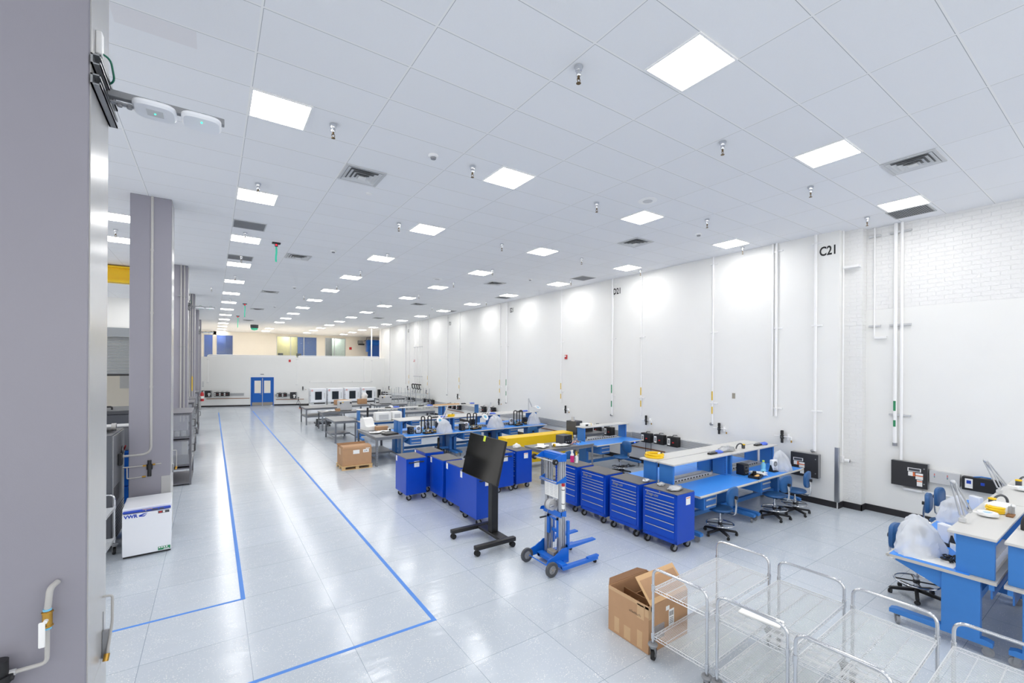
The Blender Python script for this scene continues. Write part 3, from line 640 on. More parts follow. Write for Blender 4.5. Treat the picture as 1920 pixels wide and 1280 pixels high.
# ---------------------------------------------------------------- wire utility carts
def make_cart():
    Lx, Wy = 1.23, .58
    t = thing('wire_cart', '', 'cart', (0, 0, 0), 0, 'chrome wire carts')
    for s in (-1, 1):
        x = s*Lx/2
        b = B().tube(fil([(x, -Wy/2, .15), (x, -Wy/2, .7), (x, -Wy/2, .95), (x, Wy/2, .95), (x, Wy/2, .7), (x, Wy/2, .15)], .09, 7), .0135, 10)
        for y in (-Wy/2, Wy/2):
            for z in (.26, .745): b.cyl((x, y, z-.03), (x, y, z+.03), .019, 12)
        b.obj('handle_frame', 'chrome', t)
    for z in (.745, .26):
        b = B()
        for dz in (0, -.03):
            b.tube([(-Lx/2, -Wy/2, z+dz), (Lx/2, -Wy/2, z+dz)], .0045, 6).tube([(-Lx/2, Wy/2, z+dz), (Lx/2, Wy/2, z+dz)], .0045, 6)
            b.tube([(-Lx/2, -Wy/2, z+dz), (-Lx/2, Wy/2, z+dz)], .0045, 6).tube([(Lx/2, -Wy/2, z+dz), (Lx/2, Wy/2, z+dz)], .0045, 6)
        for y in (-Wy/2, Wy/2): b.tube([(-Lx/2+.03+k*(Lx-.06)/36, y, z-.03*(k % 2)) for k in range(37)], .003, 4)
        for x in (-Lx/2, Lx/2): b.tube([(x, -Wy/2+.03+k*(Wy-.06)/18, z-.03*(k % 2)) for k in range(19)], .003, 4)
        n = 58
        for k in range(1, n): x = -Lx/2+k*Lx/n; b.tube([(x, -Wy/2, z+.004), (x, Wy/2, z+.004)], .0026, 5)
        for y in (-Wy/4, 0, Wy/4): b.tube([(-Lx/2, y, z-.004), (Lx/2, y, z-.004)], .0038, 5)
        b.tube([(-Lx/2+k*Lx/40, 0, z-.004-.022*(k % 2)) for k in range(41)], .0028, 4)
        b.obj('wire_shelf', 'wire', t)
    for sx in (-1, 1):
        for sy in (-1, 1):
            b = caster_bm(.06, .032, .03, at=(sx*Lx/2, sy*Wy/2, 0), rot=R.choice((20, 200, 60, 300)), h=.15); b.m(2).lathe([(.015, .155), (.045, .158), (.05, .17), (.045, .182), (.015, .185)], (sx*Lx/2, sy*Wy/2, 0), 16)
            b.obj('caster', ['rubber', 'galv', 'grey'], t)
    return t
ct = make_cart()
for x, y, rz, l in ((4.355, 2.625, 2., 'chrome wire cart beside the open carton, leftmost of four'), (4.39, 1.955, 1.8, 'chrome wire cart with white packet on its lower shelf, second from the carton'), (4.37, 1.3, 1.4, 'chrome wire cart third from the open carton'), (4.39, .63, .8, 'chrome wire cart at the bottom right corner, partly cut off')):
    dup(ct, (x, y, 0), rz, l)
dup(ct, (-1.57, 8.62, 0), 88, 'chrome wire cart left of the white fridge, half behind the nearest column')
kill(ct)
# ---------------------------------------------------------------- screen on wheeled stand
t = thing('screen_stand', 'black wheeled stand carrying a large blank screen', 'screen stand', (3.8, 6.455, 0))
for s in (-1, 1):
    B().box(-.375, .39, s*.415-.045, s*.415+.045, .095, .165, .014, 2).obj('base_leg', 'black', t)
B().box(.13, .31, -.37, .37, .1, .15, .008).obj('cross_member', 'black', t)
B().box(.155, .285, -.065, .065, .15, 1.5, .008).obj('pole', 'black', t)
B().box(.12, .16, -.3, .3, 1.28, 1.5, .005).box(.1, .2, -.1, .1, 1.25, 1.5).obj('mount_bracket', 'black', t)
for x in (-.33, .34):
    for s in (-1, 1):
        b = B()
        for q in (-1, 1): b.cyl((x, s*.415+q*.02-.013, .044), (x, s*.415+q*.02+.013, .044), .044, 16)
        b.box(x-.02, x+.02, s*.415-.008, s*.415+.008, .04, .1).obj('caster', 'rubber', t)
b = B().box(-.02, .02, -.585, .585, -.36, .36, .006); S_ = Matrix.Translation((.02, .0, 1.44)) @ Matrix.Rotation(math.radians(13.5), 4, 'Y')
b.T(S_); sc = b.obj('screen', 'bezel', t)
b = B().box(-.0215, -.0195, -.575, .575, -.345, .35); b.T(S_); b.obj('display_glass', 'screen', sc)
b = B().box(-.024, -.0215, .015, .085, .27, .365); b.T(S_ @ Matrix.Translation((0, .0, 0))); b.obj('tape_strip', 'lime', sc)

# ---------------------------------------------------------------- manual stacker lift
t = thing('material_lift', 'blue hand winch material lift with forks and aluminium mast', 'lift', (4.4, 5.27, 0))
YN, YF = -.185, .155    # near and far mast rails
b = B()
for y in (YN, YF):
    for dx in (-.035, .0, .035): b.box(dx-.012, dx+.012, y-.03, y+.03, .1, 1.66, .004)
    b.box(-.045, .045, y-.008, y+.008, .1, 1.67)
b.obj('mast', 'alu', t)
b = B()
for y in (YN+.085, YF-.085): b.box(-.02, .02, y-.018, y+.018, .14, 1.6, .004)
b.obj('inner_mast', 'steel', t)
b = B().box(-.06, .0, YN-.045, YF+.045, 1.565, 1.655, .004).box(-.05, .05, YN-.045, YF+.045, 1.655, 1.675)
for y in (YN-.042, YF+.038): b.prism([(.045, 1.56), (.045, 1.66), (-.1, 1.66), (-.22, 1.6), (-.22, 1.585), (-.05, 1.565)], 'y', y, y+.005)
b.obj('top_yoke', 'liftblue', t)
B().cyl((-.21, YN-.09, 1.585), (-.21, YF+.09, 1.585), .011, 10).obj('top_bar', 'alu', t)
for y in (YN-.1, YF+.07): B().cyl((-.21, y, 1.585), (-.21, y+.035, 1.585), .042, 20).m(1).cyl((-.21, y-.002, 1.585), (-.21, y+.037, 1.585), .016, 12).obj('loading_wheel', ['rubber', 'galv'], t)
b = B()
for y in (YN-.042, YF+.038): b.prism([(.045, 1.24), (.045, 1.34), (-.13, 1.27), (-.13, 1.245)], 'y', y, y+.005)
b.box(-.14, -.125, YN-.042, YF+.043, 1.235, 1.275).obj('push_handle', 'liftblue', t)
B().cyl((-.135, YN-.03, 1.255), (-.135, YF+.03, 1.255), .012, 10).obj('grip_bar', 'chrome', t)
b = B().box(-.056, -.05, YN+.03, YF+.01, .99, 1.23).m(1)
for k in range(3):
    for j in range(8): b.box(-.0572, -.056, YN+.05+k*.1, YN+.05+k*.1+.06+.02*R.random(), 1.02+j*.024, 1.026+j*.024)
b.obj('instruction_plate', ['paper', 'ltgrey'], t)
b = B().cyl((-.03, YN-.055, .86), (-.03, YN-.055, 1.2), .024, 14).m(1).cyl((-.03, YN-.055, 1.2), (-.03, YN-.055, 1.235), .025, 14).m(2).cyl((-.03, YN-.055, .93), (-.03, YN-.055, .94), .026, 14).cyl((-.03, YN-.055, 1.14), (-.03, YN-.055, 1.15), .026, 14)
b.obj('document_tube', ['paper', 'red', 'black'], t)
b = B()
for y in (YN-.042, YF+.038): b.prism([(.045, .72), (.045, .81), (-.11, .8), (-.13, .76)], 'y', y, y+.005)
b.box(-.06, -.045, YN-.042, YF+.043, .72, .8).obj('winch_bracket', 'liftblue', t)
w_ = B().cyl((-.075, -.06, .875), (-.075, .02, .875), .085, 22).cyl((-.075, -.075, .875), (-.075, -.06, .875), .03, 12).m(1).cyl((-.075, .025, .875), (-.075, .05, .875), .088, 22).obj('winch', ['ltgrey', 'grey'], t)
B().tube([(-.075, -.075, .875), (-.14, -.075, .875), (-.15, -.07, .87)], .016, 8).tube([(-.06, .03, .88), (-.06, .12, .66)], .008, 6).m(1).cyl((-.06, .12, .655), (-.16, .16, .64), .013, 10).obj('crank', ['steel', 'black'], w_)
b = B()
for y in (-.14, -.01, .11): b.tube([(.0, y, .16), (.0, y, 1.56)], .003, 5)
b.obj('lift_cable', 'steel', t)
b = B()
for y in (-.13, .1): b.box(.04, .085, y-.025, y+.025, .24, .68, .004)
for z in (.62, .44): b.box(-.005, .04, -.15, .12, z, z+.05, .004)
for y in (-.13, .1): b.box(-.045, -.02, y-.03, y+.03, .4, .68)
b.box(-.045, .04, -.15, .12, .655, .68)
b.obj('carriage', 'liftblue', t)
for y in (-.235, .17):
    B().box(.05, .095, y-.02, y+.02, .24, .66, .004).prism([(.05, .3), (.05, .245), (.62, .265), (.62, .285)], 'y', y-.04, y+.04).obj('fork', 'liftblue', t)
b = B()
for y in (-.42, .135): b.box(-.2, .5, y-.035, y+.035, .05, .1, .005).box(.3, .52, y-.03, y+.03, .09, .12, .004)
b.box(-.2, -.1, -.42, .17, .06, .12, .004).box(-.05, .05, YN-.1, YF+.1, .06, .1)
for y in (YN-.075, YF+.06): b.prism([(-.3, .05), (-.05, .05), (.07, .06), (.07, .27), (-.05, .27), (-.2, .19), (-.33, .16), (-.36, .1)], 'y', y, y+.012)
b.obj('base_frame', 'liftblue', t)
B().cyl((-.36, -.38, .1), (-.36, .2, .1), .009, 8).obj('axle', 'liftblue', t)
for y in (-.42, .18):
    b = B().lathe([(.06, -.022), (.1, -.022), (.105, -.015), (.105, .015), (.1, .022), (.06, .022)], (-.39, y, .105), 26, 'y'); b.m(1).cyl((-.39, y-.014, .105), (-.39, y+.014, .105), .062, 20)
    for k in range(5): a = 2*PI*k/5; b.m(1).tube([(-.39, y-.018, .105), (-.39+.06*math.cos(a), y-.018, .105+.06*math.sin(a))], .008, 5)
    b.m(2).cyl((-.39, y-.024, .105), (-.39, y+.024, .105), .012, 10); b.obj('wheel', ['dkgrey', 'grey', 'brass'], t)
for y in (-.42, .135): B().cyl((.46, y-.015, .025), (.46, y+.015, .025), .025, 12).box(.445, .475, y-.02, y+.02, .025, .052).obj('caster', 'rubber', t)
B().box(-.09, .0, -.1, .07, .1, .17, .006).obj('base_pulley', 'taupe', t)

# ---------------------------------------------------------------- open carton near the carts
def tapes(b, items): 
    for it in items: b.box(*it)
t = thing('open_carton', 'large open cardboard carton with raised flaps beside the wire carts', 'carton', (4.1, 3.255, 0), 0)
a, c, h = .335, .28, .5
b = B().box(-a, a, -c, c, 0.002, .012).box(-a, -a+.008, -c, c, .012, h).box(a-.008, a, -c, c, .012, h).box(-a+.008, a-.008, -c, -c+.008, .012, h).box(-a+.008, a-.008, c-.008, c, .012, h)
b.obj('carton_body', 'card', t)
b = B().box(-a+.02, a-.02, -c+.02, c-.02, .25, .258)
for k in range(4): b.box(-a+.02, a-.02, -c+.07+k*.12, -c+.085+k*.12, .258, .37)
b.box(-.1, -.09, -c+.02, c-.02, .258, .42); b.obj('inner_divider', 'carddk', t)
b = B().box(-a+.03, a-.02, 0, .006, 0, .3); b.T(Matrix.Translation((0, c, h)) @ Matrix.Rotation(math.radians(-62), 4, 'X')).obj('flap', 'cardlt', t) if False else None
b = B().prism([(-a, 0), (a, 0), (a+.12, .27), (-a+.28, .27)], 'y', -.003, .003); b.T(Matrix.Translation((0, c-.003, h+.002)) @ Matrix.Rotation(math.radians(-111), 4, 'X')); b.obj('flap', 'carddk', t)
b = B().box(-a+.03, a-.0, -.003, .003, 0, .3).m(1).box(-a+.06, a-.03, -.0045, -.003, .05, .25); b.T(Matrix.Translation((0, -c+.004, h+.002)) @ Matrix.Rotation(math.radians(-42), 4, 'X')); b.obj('flap', ['cardlt', 'card'], t)
b = B().box(-.003, .003, -c+.01, c-.01, -.27, 0); b.T(Matrix.Translation((a-.012, 0, h-.004)) @ Matrix.Rotation(math.radians(12), 4, 'Y')); b.obj('flap', 'carddk', t)
b = B()
tapes(b, [(-a-.0015, -a, -c+.06, -c+.15, .33, .48), (-a-.0015, -a, .12, .19, .03, .19), (-a-.0015, -a, -.04, .05, .02, .16), (-a-.0015, -a, -.2, -.13, .02, .2), (-a-.0015, -a, -c, -c+.05, .38, .49), (-a, -a+.06, -c-.0015, -c, .36, .49), (-a-.0015, -a, -c, c, .465, .499)])
b.obj('packing_tape', 'tape', t)
b = B().box(.0, .09, -c-.0015, -c, .2, .37).box(-.05, .01, -c-.0015, -c, .375, .42).box(-.3, -.25, -c-.0015, -c, .44, .49).m(1)
for k in range(5): b.box(.01+k*.015, .017+k*.015, -c-.0022, -c-.0015, .3, .35)
for k in range(4): b.box(.01, .075, -c-.0022, -c-.0015, .22+k*.018, .226+k*.018)
b.obj('shipping_label', ['paper', 'ink'], t)
b = B().box(-.27, -.08, -c-.006, -c-.001, .12, .27); b.T(Matrix.Rotation(0, 4, 'Y')).obj('plastic_sleeve', 'clear', t)
b = B()
for k in range(9): b.tube([(-a-.001, -.02-k*.018, .36+.008*(k % 3)), (-a-.001, -.03-k*.018, .345), (-a-.001, -.036-k*.018, .365)], .0018, 4)
b.obj('pen_scrawl', 'ink', t)
# warning slip hanging on the flap
t2 = thing('paper_slip', 'white slip with orange band lying on the open carton flap', 'paper', (4.12, 3.13, .585), 0)
b = B().box(-.07, .1, -.09, .09, 0, .002).m(1).box(-.05, .08, -.088, -.045, .002, .003); b.T(Matrix.Rotation(math.radians(48), 4, 'X') @ Matrix.Rotation(.3, 4, 'Z')); b.obj('slip', ['paper', 'orange'], t2)

# ---------------------------------------------------------------- carton on pallet
t = thing('pallet', 'light wooden pallet under the tall carton by the aisle', 'pallet', (3.49, 13.39, 0))
b = B()
for y in (-.33, 0, .33): b.box(-.43, .43, y-.05, y+.05, .092, .108); b.box(-.43, .43, y-.05, y+.05, 0, .014)
for x in (-.38, 0, .38):
    b.box(x-.045, x+.045, -.35, .35, .078, .092)
    for y in (-.3, 0, .3): b.box(x-.045, x+.045, y-.05, y+.05, .014, .078)
b.obj('pallet_boards', 'wood', t)
t = thing('carton', 'closed brown carton with two white labels standing on a pallet', 'carton', (3.49, 13.39, .109))
a, c, h = .41, .33, .5
b = B().box(-a, a, -c, c, 0, h, .004); b.prism([(-c, h), (-c+.02, h+.045), (-.03, h+.06), (c, h)], 'x', -a+.01, a-.01); b.obj('carton_body', 'card', t)
b = B().box(-a-.03, a-.04, .02, .026, 0, .2); b.T(Matrix.Translation((0, .1, h+.045)) @ Matrix.Rotation(math.radians(-75), 4, 'X')); b.obj('flap', 'carddk', t)
b = B().box(-.12, .06, -c-.0015, -c, .33, .44).box(.16, .33, -c-.0015, -c, .35, .44).box(.24, .36, -c-.0012, -c, .455, .475).m(1).box(.2, .225, -c-.0022, -c-.0015, .38, .4).box(.245, .27, -c-.0022, -c-.0015, .385, .41).box(.29, .3, -c-.0022, -c-.0015, .38, .4).m(2).box(-a-.0015, -a, -.1, .1, .3, .49)
b.obj('shipping_label', ['paper', 'ink', 'tape'], t)

# ---------------------------------------------------------------- yellow beam
t = thing('yellow_beam', 'long yellow steel box beam lying beside the grey table', 'beam', (8.12, 10.56, 0))
B().box(-1.24, 1.24, -.235, .235, .18, .95, .004).m(1).box(.5, .504, -.237, .237, .18, .95).obj('beam_body', ['yellow', 'yellow'], t)
B().box(-1.1, -.9, -.3, .3, 0, .18).box(.9, 1.1, -.3, .3, 0, .18).obj('support_block', 'dkgrey', t)

# ---------------------------------------------------------------- white fridge
t = thing('lab_fridge', 'white undercounter fridge with blue control strip by the column', 'fridge', (-.85, 9.32, 0), 3)
B().box(-.3, .3, -.36, .4, .03, .76, .008).obj('cabinet', 'whitegoods', t)
B().box(-.3, .3, -.41, -.365, .035, .685, .01).obj('door', 'whitegoods', t)
B().box(-.29, .29, -.36, .36, .0, .03).obj('plinth', 'black', t)
b = B().box(-.295, .29, -.414, -.36, .695, .73, .012).m(1).box(.05, .13, -.4155, -.413, .703, .722).box(.145, .2, -.4155, -.413, .703, .722).m(2).box(-.06, .06, -.4155, -.413, .732-.006, .732).m(3).cyl((-.02, -.4155, .711), (-.02, -.412, .711), .008, 10)
b.obj('control_panel', ['navy', 'dkgrey', 'amber', 'chrome'], t)
text('logo', 'VWR', .07, 'navy', t, (-.2, -.4115, .645), ext=.0008, bold=.003)
b = B().tube([(-.1, -.411, .64), (-.05, -.411, .66), (.0, -.411, .675)], [.012, .01, .002], 6).tube([(-.1, -.411, .635), (-.04, -.411, .63), (-.01, -.411, .655)], [.01, .008, .002], 6); b.T(Matrix.Diagonal((1, 1, 1, 1))); b.obj('emblem', 'navy', t)
b = B().box(.13, .27, -.4115, -.41, .635, .675).m(1).box(.19, .215, -.4125, -.4115, .64, .67).m(2).box(.14, .18, -.4125, -.4115, .645, .665)
b.obj('rating_label', ['dkgrey', 'paper', 'red'], t)
b = B().box(.13, .285, -.4115, -.41, .05, .105).m(1)
for k in range(4): b.box(.14+k*.03, .16+k*.03, -.4125, -.4115, .08, .1)
b.box(.2, .27, -.4125, -.4115, .058, .068); b.obj('energy_sticker', ['green', 'paper'], t)

t = thing('crane_beam', 'yellow crane beam under the ceiling left of the second column', 'beam', (-4.6, 17.5, 0))
B().box(-3.4, 3.3, -.04, .04, 5.5, 5.85).box(-3.4, 3.3, -.16, .16, 5.85, 5.9).obj('web', 'yellow', t); B().box(-3.4, 3.3, -.16, .16, 5.42, 5.5).obj('flange', 'yellow', t)
for x in (-3, 3): B().cyl((x, 0, 5.9), (x, 0, ZC-.001), .05, 10).obj('hanger', 'grey', t)
# ---------------------------------------------------------------- machines left of the column
t = thing('test_chamber', 'dark grey test chamber with silver side vents left of the second column', 'machine', (-1.93, 9.9, 0))
b = B().box(-.85, .62, -.55, .55, .1, 1.86, .01); b.obj('housing', 'machine', t)
b = B().box(.62, .635, -.52, .52, .12, 1.84)
for k in range(9): b.m(1).box(.635, .638, -.5, .0, .75+k*.03, .764+k*.03)
for k in range(14): b.m(1).box(.635, .638, -.5, .5, .16+k*.05, .175+k*.05) if k < 10 else None
b.obj('side_panel', ['galv', 'black'], t)
for y in (-.4, .4):
    for x in (-.7, .5): B().cyl((x, y, 0), (x, y, .1), .04, 12).obj('foot', 'rubber', t)
b = B().cyl((.64, .3, 1.5), (.66, .3, 1.5), .07, 16).m(1).cyl((.66, .3, 1.5), (.69, .2, 1.58), .012, 8); b.obj('disconnect_switch', ['galv', 'red'], t); B().box(.636, .69, -.15, -.05, 1.3, 1.5, .01).obj('cable_gland', 'black', t)
b = B().lathe([(0, 0), (.09, .0), (.095, .08), (.03, .085), (.03, .1), (0, .1)], (.3, .0, 1.43), 18, 'z'); b.obj('hose_coil', 'pipegrey', t) if False else None
t = thing('box_stack', 'small stack of white boxes on top of the dark test chamber', 'boxes', (-1.75, 9.7, 1.861))
for k in range(3): B().box(-.12+k*.01, .12+k*.01, -.1, .1, k*.085, k*.085+.083, .002).m(1).box(-.1, .06, -.1012, -.1, k*.085+.02, k*.085+.045).obj('box', ['paper', 'amber'], t)
t = thing('cable_bundle', 'black cable bundle lying on the dark test chamber', 'cable', (-1.55, 9.85, 1.861))
b = B()
for k in range(5): b.ring((.03*k, .02*math.sin(k), .03), .07, .014, 18, 6)
b.obj('cable', 'black', t)
t = thing('tape_roll', 'roll of pale tape on the chamber edge', 'tape roll', (-1.42, 10.1, 1.861)); b = B().cyl((0, 0, .06), (.06, 0, .06), .06, 20); b.m(1).cyl((-.001, 0, .06), (.061, 0, .06), .02, 12); b.obj('roll', ['pipegrey', 'dkgrey'], t)
t = thing('dark_cabinet', 'dark grey equipment case with black top handle behind the test chamber', 'machine', (-2.6, 12.4, 0))
B().box(-1., 1.2, -.6, .6, 0, 1.98, .01).obj('housing', 'machine', t); B().box(-1.02, 1.22, -.62, .62, 1.98, 2.06, .01).obj('lid', 'dkgrey', t)
B().tube(fil([(.3, -.3, 2.06), (.3, -.3, 2.12), (.9, -.3, 2.12), (.9, -.3, 2.06)], .03), .018, 8).obj('lid_handle', 'black', t)
for i, z in enumerate((0, .34, .68, 1.02)):
    t = thing('storage_bin', 'blue plastic bin stacked behind the fridge, %s from the bottom' % ORD[i], 'bin', (-1.5, 11.2, z), 0, 'blue bins')
    B().prism([(-.2, .01), (.2, .01), (.25, .33), (-.25, .33)], 'y', -.2, .2).obj('bin', 'liftblue', t); B().box(-.27, .27, -.22, .22, .3, .332, .004).obj('rim', 'liftblue', t)
t = thing('grey_chest', 'pale grey chest on top of the blue bins', 'case', (-1.5, 11.2, 1.354)); B().box(-.25, .25, -.2, .2, 0, .45, .02).obj('case', 'grey', t); B().box(-.255, .255, -.205, .205, .45, .48, .01).obj('lid', 'ltgrey', t)

# ---------------------------------------------------------------- clear front storage cabinets along the column line
for i, (y0, y1, xr) in enumerate(((13.6, 15.1, -.44), (17.2, 18.6, -.5), (19.0, 20.2, -.5), (23.4, 24.7, -.5))):
    t = thing('storage_cabinet', ['grey steel cabinet with clear doors, nearest behind the second column', 'grey clear-front cabinet just beyond the third column', 'grey clear-front cabinet, third along the column line', 'farthest grey clear-front cabinet along the column line'][i], 'cabinet', ((xr-1.05)/2, (y0+y1)/2, 0), 0, 'grey clear door cabinets')
    a, c, h = (xr+1.05)/2, (y1-y0)/2, 1.8
    b = B()
    for sx in (-1, 1):
        for sy in (-1, 1): b.box(sx*a-.02, sx*a+.02, sy*c-.02, sy*c+.02, 0, h-.02, .003)
    for z in (.05, .42, .5, 1.12, 1.18, h-.04): b.box(-a-.018, a+.018, -c-.018, c+.018, z-.02, z+.01)
    b.box(-a, -a+.01, -c, c, .05, h-.02); b.obj('frame', 'cabgrey', t)
    B().box(-a-.025, a+.025, -c-.025, c+.025, h-.02, h, .003).obj('top', 'cabgrey', t)
    b = B()
    for z0, z1 in ((.52, 1.1), (1.2, h-.06)): b.box(-a+.02, a-.02, -c-.006, -c, z0, z1)
    b.obj('end_panel', 'clear', t)
    for z0, z1 in ((.52, 1.1), (1.2, h-.06)):
        d = B().box(a+.02, a+.026, -c+.03, c-.03, z0, z1).obj('door', 'clear', t)
        B().tube(fil([(a+.026, -.05, (z0+z1)/2-.09), (a+.075, -.05, (z0+z1)/2-.09), (a+.075, -.05, (z0+z1)/2+.09), (a+.026, -.05, (z0+z1)/2+.09)], .02), .009, 6).obj('handle', 'black', d)
for i, dx in enumerate((0, .13)):
    t = thing('white_canister', ['white canister in the nearest clear cabinet, left one', 'white canister in the nearest clear cabinet, right one'][i], 'canister', (-.72+dx, 13.85, 1.192)); B().box(-.05, .05, -.05, .05, 0, .12, .012, 2).obj('body', 'paper', t); B().cyl((0, 0, .12), (0, 0, .135), .04, 14).obj('cap', 'whitepaint', t)
t = thing('fire_extinguisher', 'red fire extinguisher hanging beyond the cabinets at the aisle edge', 'fire extinguisher', (-.45, 29.3, 1.0))
B().lathe([(0, 0), (.08, 0), (.085, .03), (.085, .4), (.05, .47), (.03, .5), (0, .5)]).obj('cylinder', 'red', t); B().cyl((0, 0, .5), (0, 0, .55), .03, 10).box(-.03, .1, -.015, .015, .55, .58).obj('valve', 'black', t); B().lathe([(.0862, .14), (.0862, .28)], seg=18).obj('label_band', 'paper', t)
B().box(-.16, .02, -.02, .02, .35, .4).obj('bracket', 'galv', t)
t = thing('white_sign_board', 'narrow white notice with green foot beside the extinguisher', 'sign', (-.55, 25.6, .55)); B().box(-.01, .01, -.25, .25, 0, .95, .004).obj('board', 'paper', t); B().box(-.012, .013, -.25, .25, 0, .05).obj('foot_band', 'green', t)
# ---------------------------------------------------------------- right wall services
def wpt(y, off=0.): return wx(y)-off
CON = [(4.266, 1.16, .03, 'white conduit beside the C21 mark, running down to the wall panel'), (5.086, 1.85, .03, 'white double conduit between the first two wall regulators'), (6.692, 1.48, .022, 'white conduit above the second wall regulator with yellow tag'), (9.079, 1.46, .018, 'white conduit above the third wall regulator'),
 (10.284, 1.38, .03, 'white conduit left of the D21 mark with green tags'), (12.929, 1.6, .018, 'white conduit beside the red fire alarm'), (16.759, 1.32, .03, 'white conduit left of the E21 mark'), (17.356, 1.55, .018, 'white conduit just past the E21 mark'),
 (21.52, 1.6, .018, 'white conduit above the sixth regulator along the right wall'), (23.024, 1.33, .024, 'white conduit past the sixth regulator along the right wall'), (25.894, 1.6, .018, 'white conduit above the seventh regulator along the wall'), (29.147, 1.7, .018, 'white conduit left of the cord drops'), (29.821, 1.7, .024, 'white conduit second left of the cord drops'), (33.289, 1.5, .018, 'white conduit near the far end of the right wall'), (35.4, 1.25, .018, 'white conduit at the far corner of the right wall')]
for i, (y, zb, r, l) in enumerate(CON):
    t = thing('wall_conduit', l, 'conduit', (wpt(y), y, 0), 0, 'white wall conduits')
    q = r+.006; b = B().cyl((-q, 0, zb), (-q, 0, ZC-.001), r, 10)
    if i == 1: b.cyl((-q, .085, zb), (-q, .085, ZC-.001), r*.8, 10)
    b.obj('pipe', 'conduit', t)
    for z in (5.75, 3.93, 2.04):
        if z > zb: B().box(-.03, -.001, -.13, .08, z-.018, z+.018, .004).box(-2*r-.02, -.03, -.03, .03, z-.012, z+.012).obj('clamp', 'whitepaint', t)
    if zb < 1.5 and r > .02: B().sph((-q, .05, zb), .035).cyl((-q, 0, zb), (-q, .06, zb), .026, 10).obj('end_cap', 'grey', t)
    if i in (2, 3, 5, 7, 8, 10, 11): B().box(-2*r-.014, -2*r-.007, -.018, .018, 2.12, 2.36).obj('pipe_tag', 'tag', t); B().box(-2*r-.014, -2*r-.007, -.018, .018, 1.76, 1.95).obj('pipe_tag', 'tag', t)
    if i in (4, 6): B().box(-2*r-.014, -2*r-.007, -.02, .02, 2.12, 2.4).obj('pipe_tag', 'green', t); B().box(-2*r-.014, -2*r-.007, -.02, .02, 1.66, 1.86).obj('pipe_tag', 'green', t)
def make_reg():
    t = thing('air_regulator', '', 'regulator', (0, 0, 0), 0, 'black wall air regulators')
    B().cyl((-.07, 0, -.15), (-.07, 0, .14), .028, 12).cyl((-.07, 0, -.05), (-.07, 0, .03), .04, 12).cyl((-.07, 0, .05), (-.07, 0, .13), .034, 12).obj('filter_body', 'black', t)
    B().cyl((-.11, 0, -.01), (-.105, 0, -.01), .024, 14).obj('gauge', 'dkgrey', t)
    B().tube([(-.07, .17, .0), (-.07, -.19, .0)], .012, 8).tube(fil([(-.07, -.19, 0), (-.07, -.2, 0), (-.07, -.2, -.07)], .02), .012, 8).box(-.08, 0, -.135, -.115, -.07, .06).obj('pipe', 'conduit', t)
    B().cyl((-.07, -.2, -.07), (-.07, -.2, -.12), .016, 10).obj('coupling', 'brass', t); return t
rg = make_reg()
RG = [(4.93, 1.4, 'black air regulator on the wall, nearest the wall corner'), (6.48, 1.4, 'black air regulator on the wall, second from the corner'), (8.85, 1.37, 'black air regulator on the wall, third from the corner'), (12.62, 1.38, 'black air regulator on the wall, fourth from the corner'), (17.37, 1.33, 'black air regulator on the wall, fifth from the corner'), (21.64, 1.32, 'black air regulator on the wall, sixth from the corner'), (26.02, 1.33, 'black air regulator on the wall, seventh from the corner'), (29.3, 1.45, 'black air regulator behind the wire racks'), (33.29, 1.27, 'farthest black air regulator on the right wall')]
for y, z, l in RG: dup(rg, (wpt(y), y, z), 0, l)
kill(rg)
# slatted raceway and wooden rail
def raceway(y0, y1, z0, z1, l):
    t = thing('wall_raceway', l, 'raceway', (0, 0, 0), 0, 'slatted grey wall raceways')
    q = .0
    b = B().prism([(wpt(y0, .055), y0), (wpt(y1, .055), y1), (wpt(y1), y1), (wpt(y0), y0)], 'z', z0, z1); b.obj('channel', 'ltgrey', t)
    b = B(); n = 6
    for k in range(n): z = z0+.012+(z1-z0-.02)*k/n; b.prism([(wpt(y0, .062), y0+.01), (wpt(y1, .062), y1-.01), (wpt(y1, .055), y1-.01), (wpt(y0, .055), y0+.01)], 'z', z, z+.012)
    b.obj('slats', 'grey', t)
raceway(5.6, 9.4, .72, .94, 'slatted grey raceway on the wall behind the nearest island'); raceway(9.45, 14.6, .68, .92, 'slatted grey raceway on the wall beyond the three nearest black boxes'); raceway(14.65, 22, .66, .9, 'slatted grey raceway behind the second island wall end'); raceway(22.1, 34.5, .62, .86, 'slatted grey raceway along the far half of the right wall')
for i, (y0, y1) in enumerate(((8.2, 9.6), (13.1, 18), (21, 25))):
    o = B().prism([(wpt(y0, .02), y0), (wpt(y1, .02), y1), (wpt(y1), y1), (wpt(y0), y0)], 'z', .465, .5).obj('wall_rail', 'woodrail'); tag(o, ['short brown wooden rail low on the wall below the black boxes', 'brown wooden rail low on the wall beyond the yellow beam', 'far brown wooden rail low on the right wall'][i], 'rail')
def make_pbox():
    t = thing('power_box', '', 'power box', (0, 0, 0), 0, 'black power boxes')
    B().box(-.16, 0, -.17, .17, -.14, .14, .006).obj('case', 'black', t)
    B().box(-.163, -.16, .06, .15, -.1, .09).m(1).box(-.164, -.163, .075, .13, -.06, .05).obj('rating_plate', ['paper', 'grey'], t)
    B().box(-.18, -.16, -.07, -.02, -.03, .0, .003).obj('switch', 'red', t)
    B().tube([(-.06, .05, .14), (-.06, .02, .18), (-.06, -.1, .19)], .012, 6).obj('lever', 'dkgrey', t); return t
pb = make_pbox()
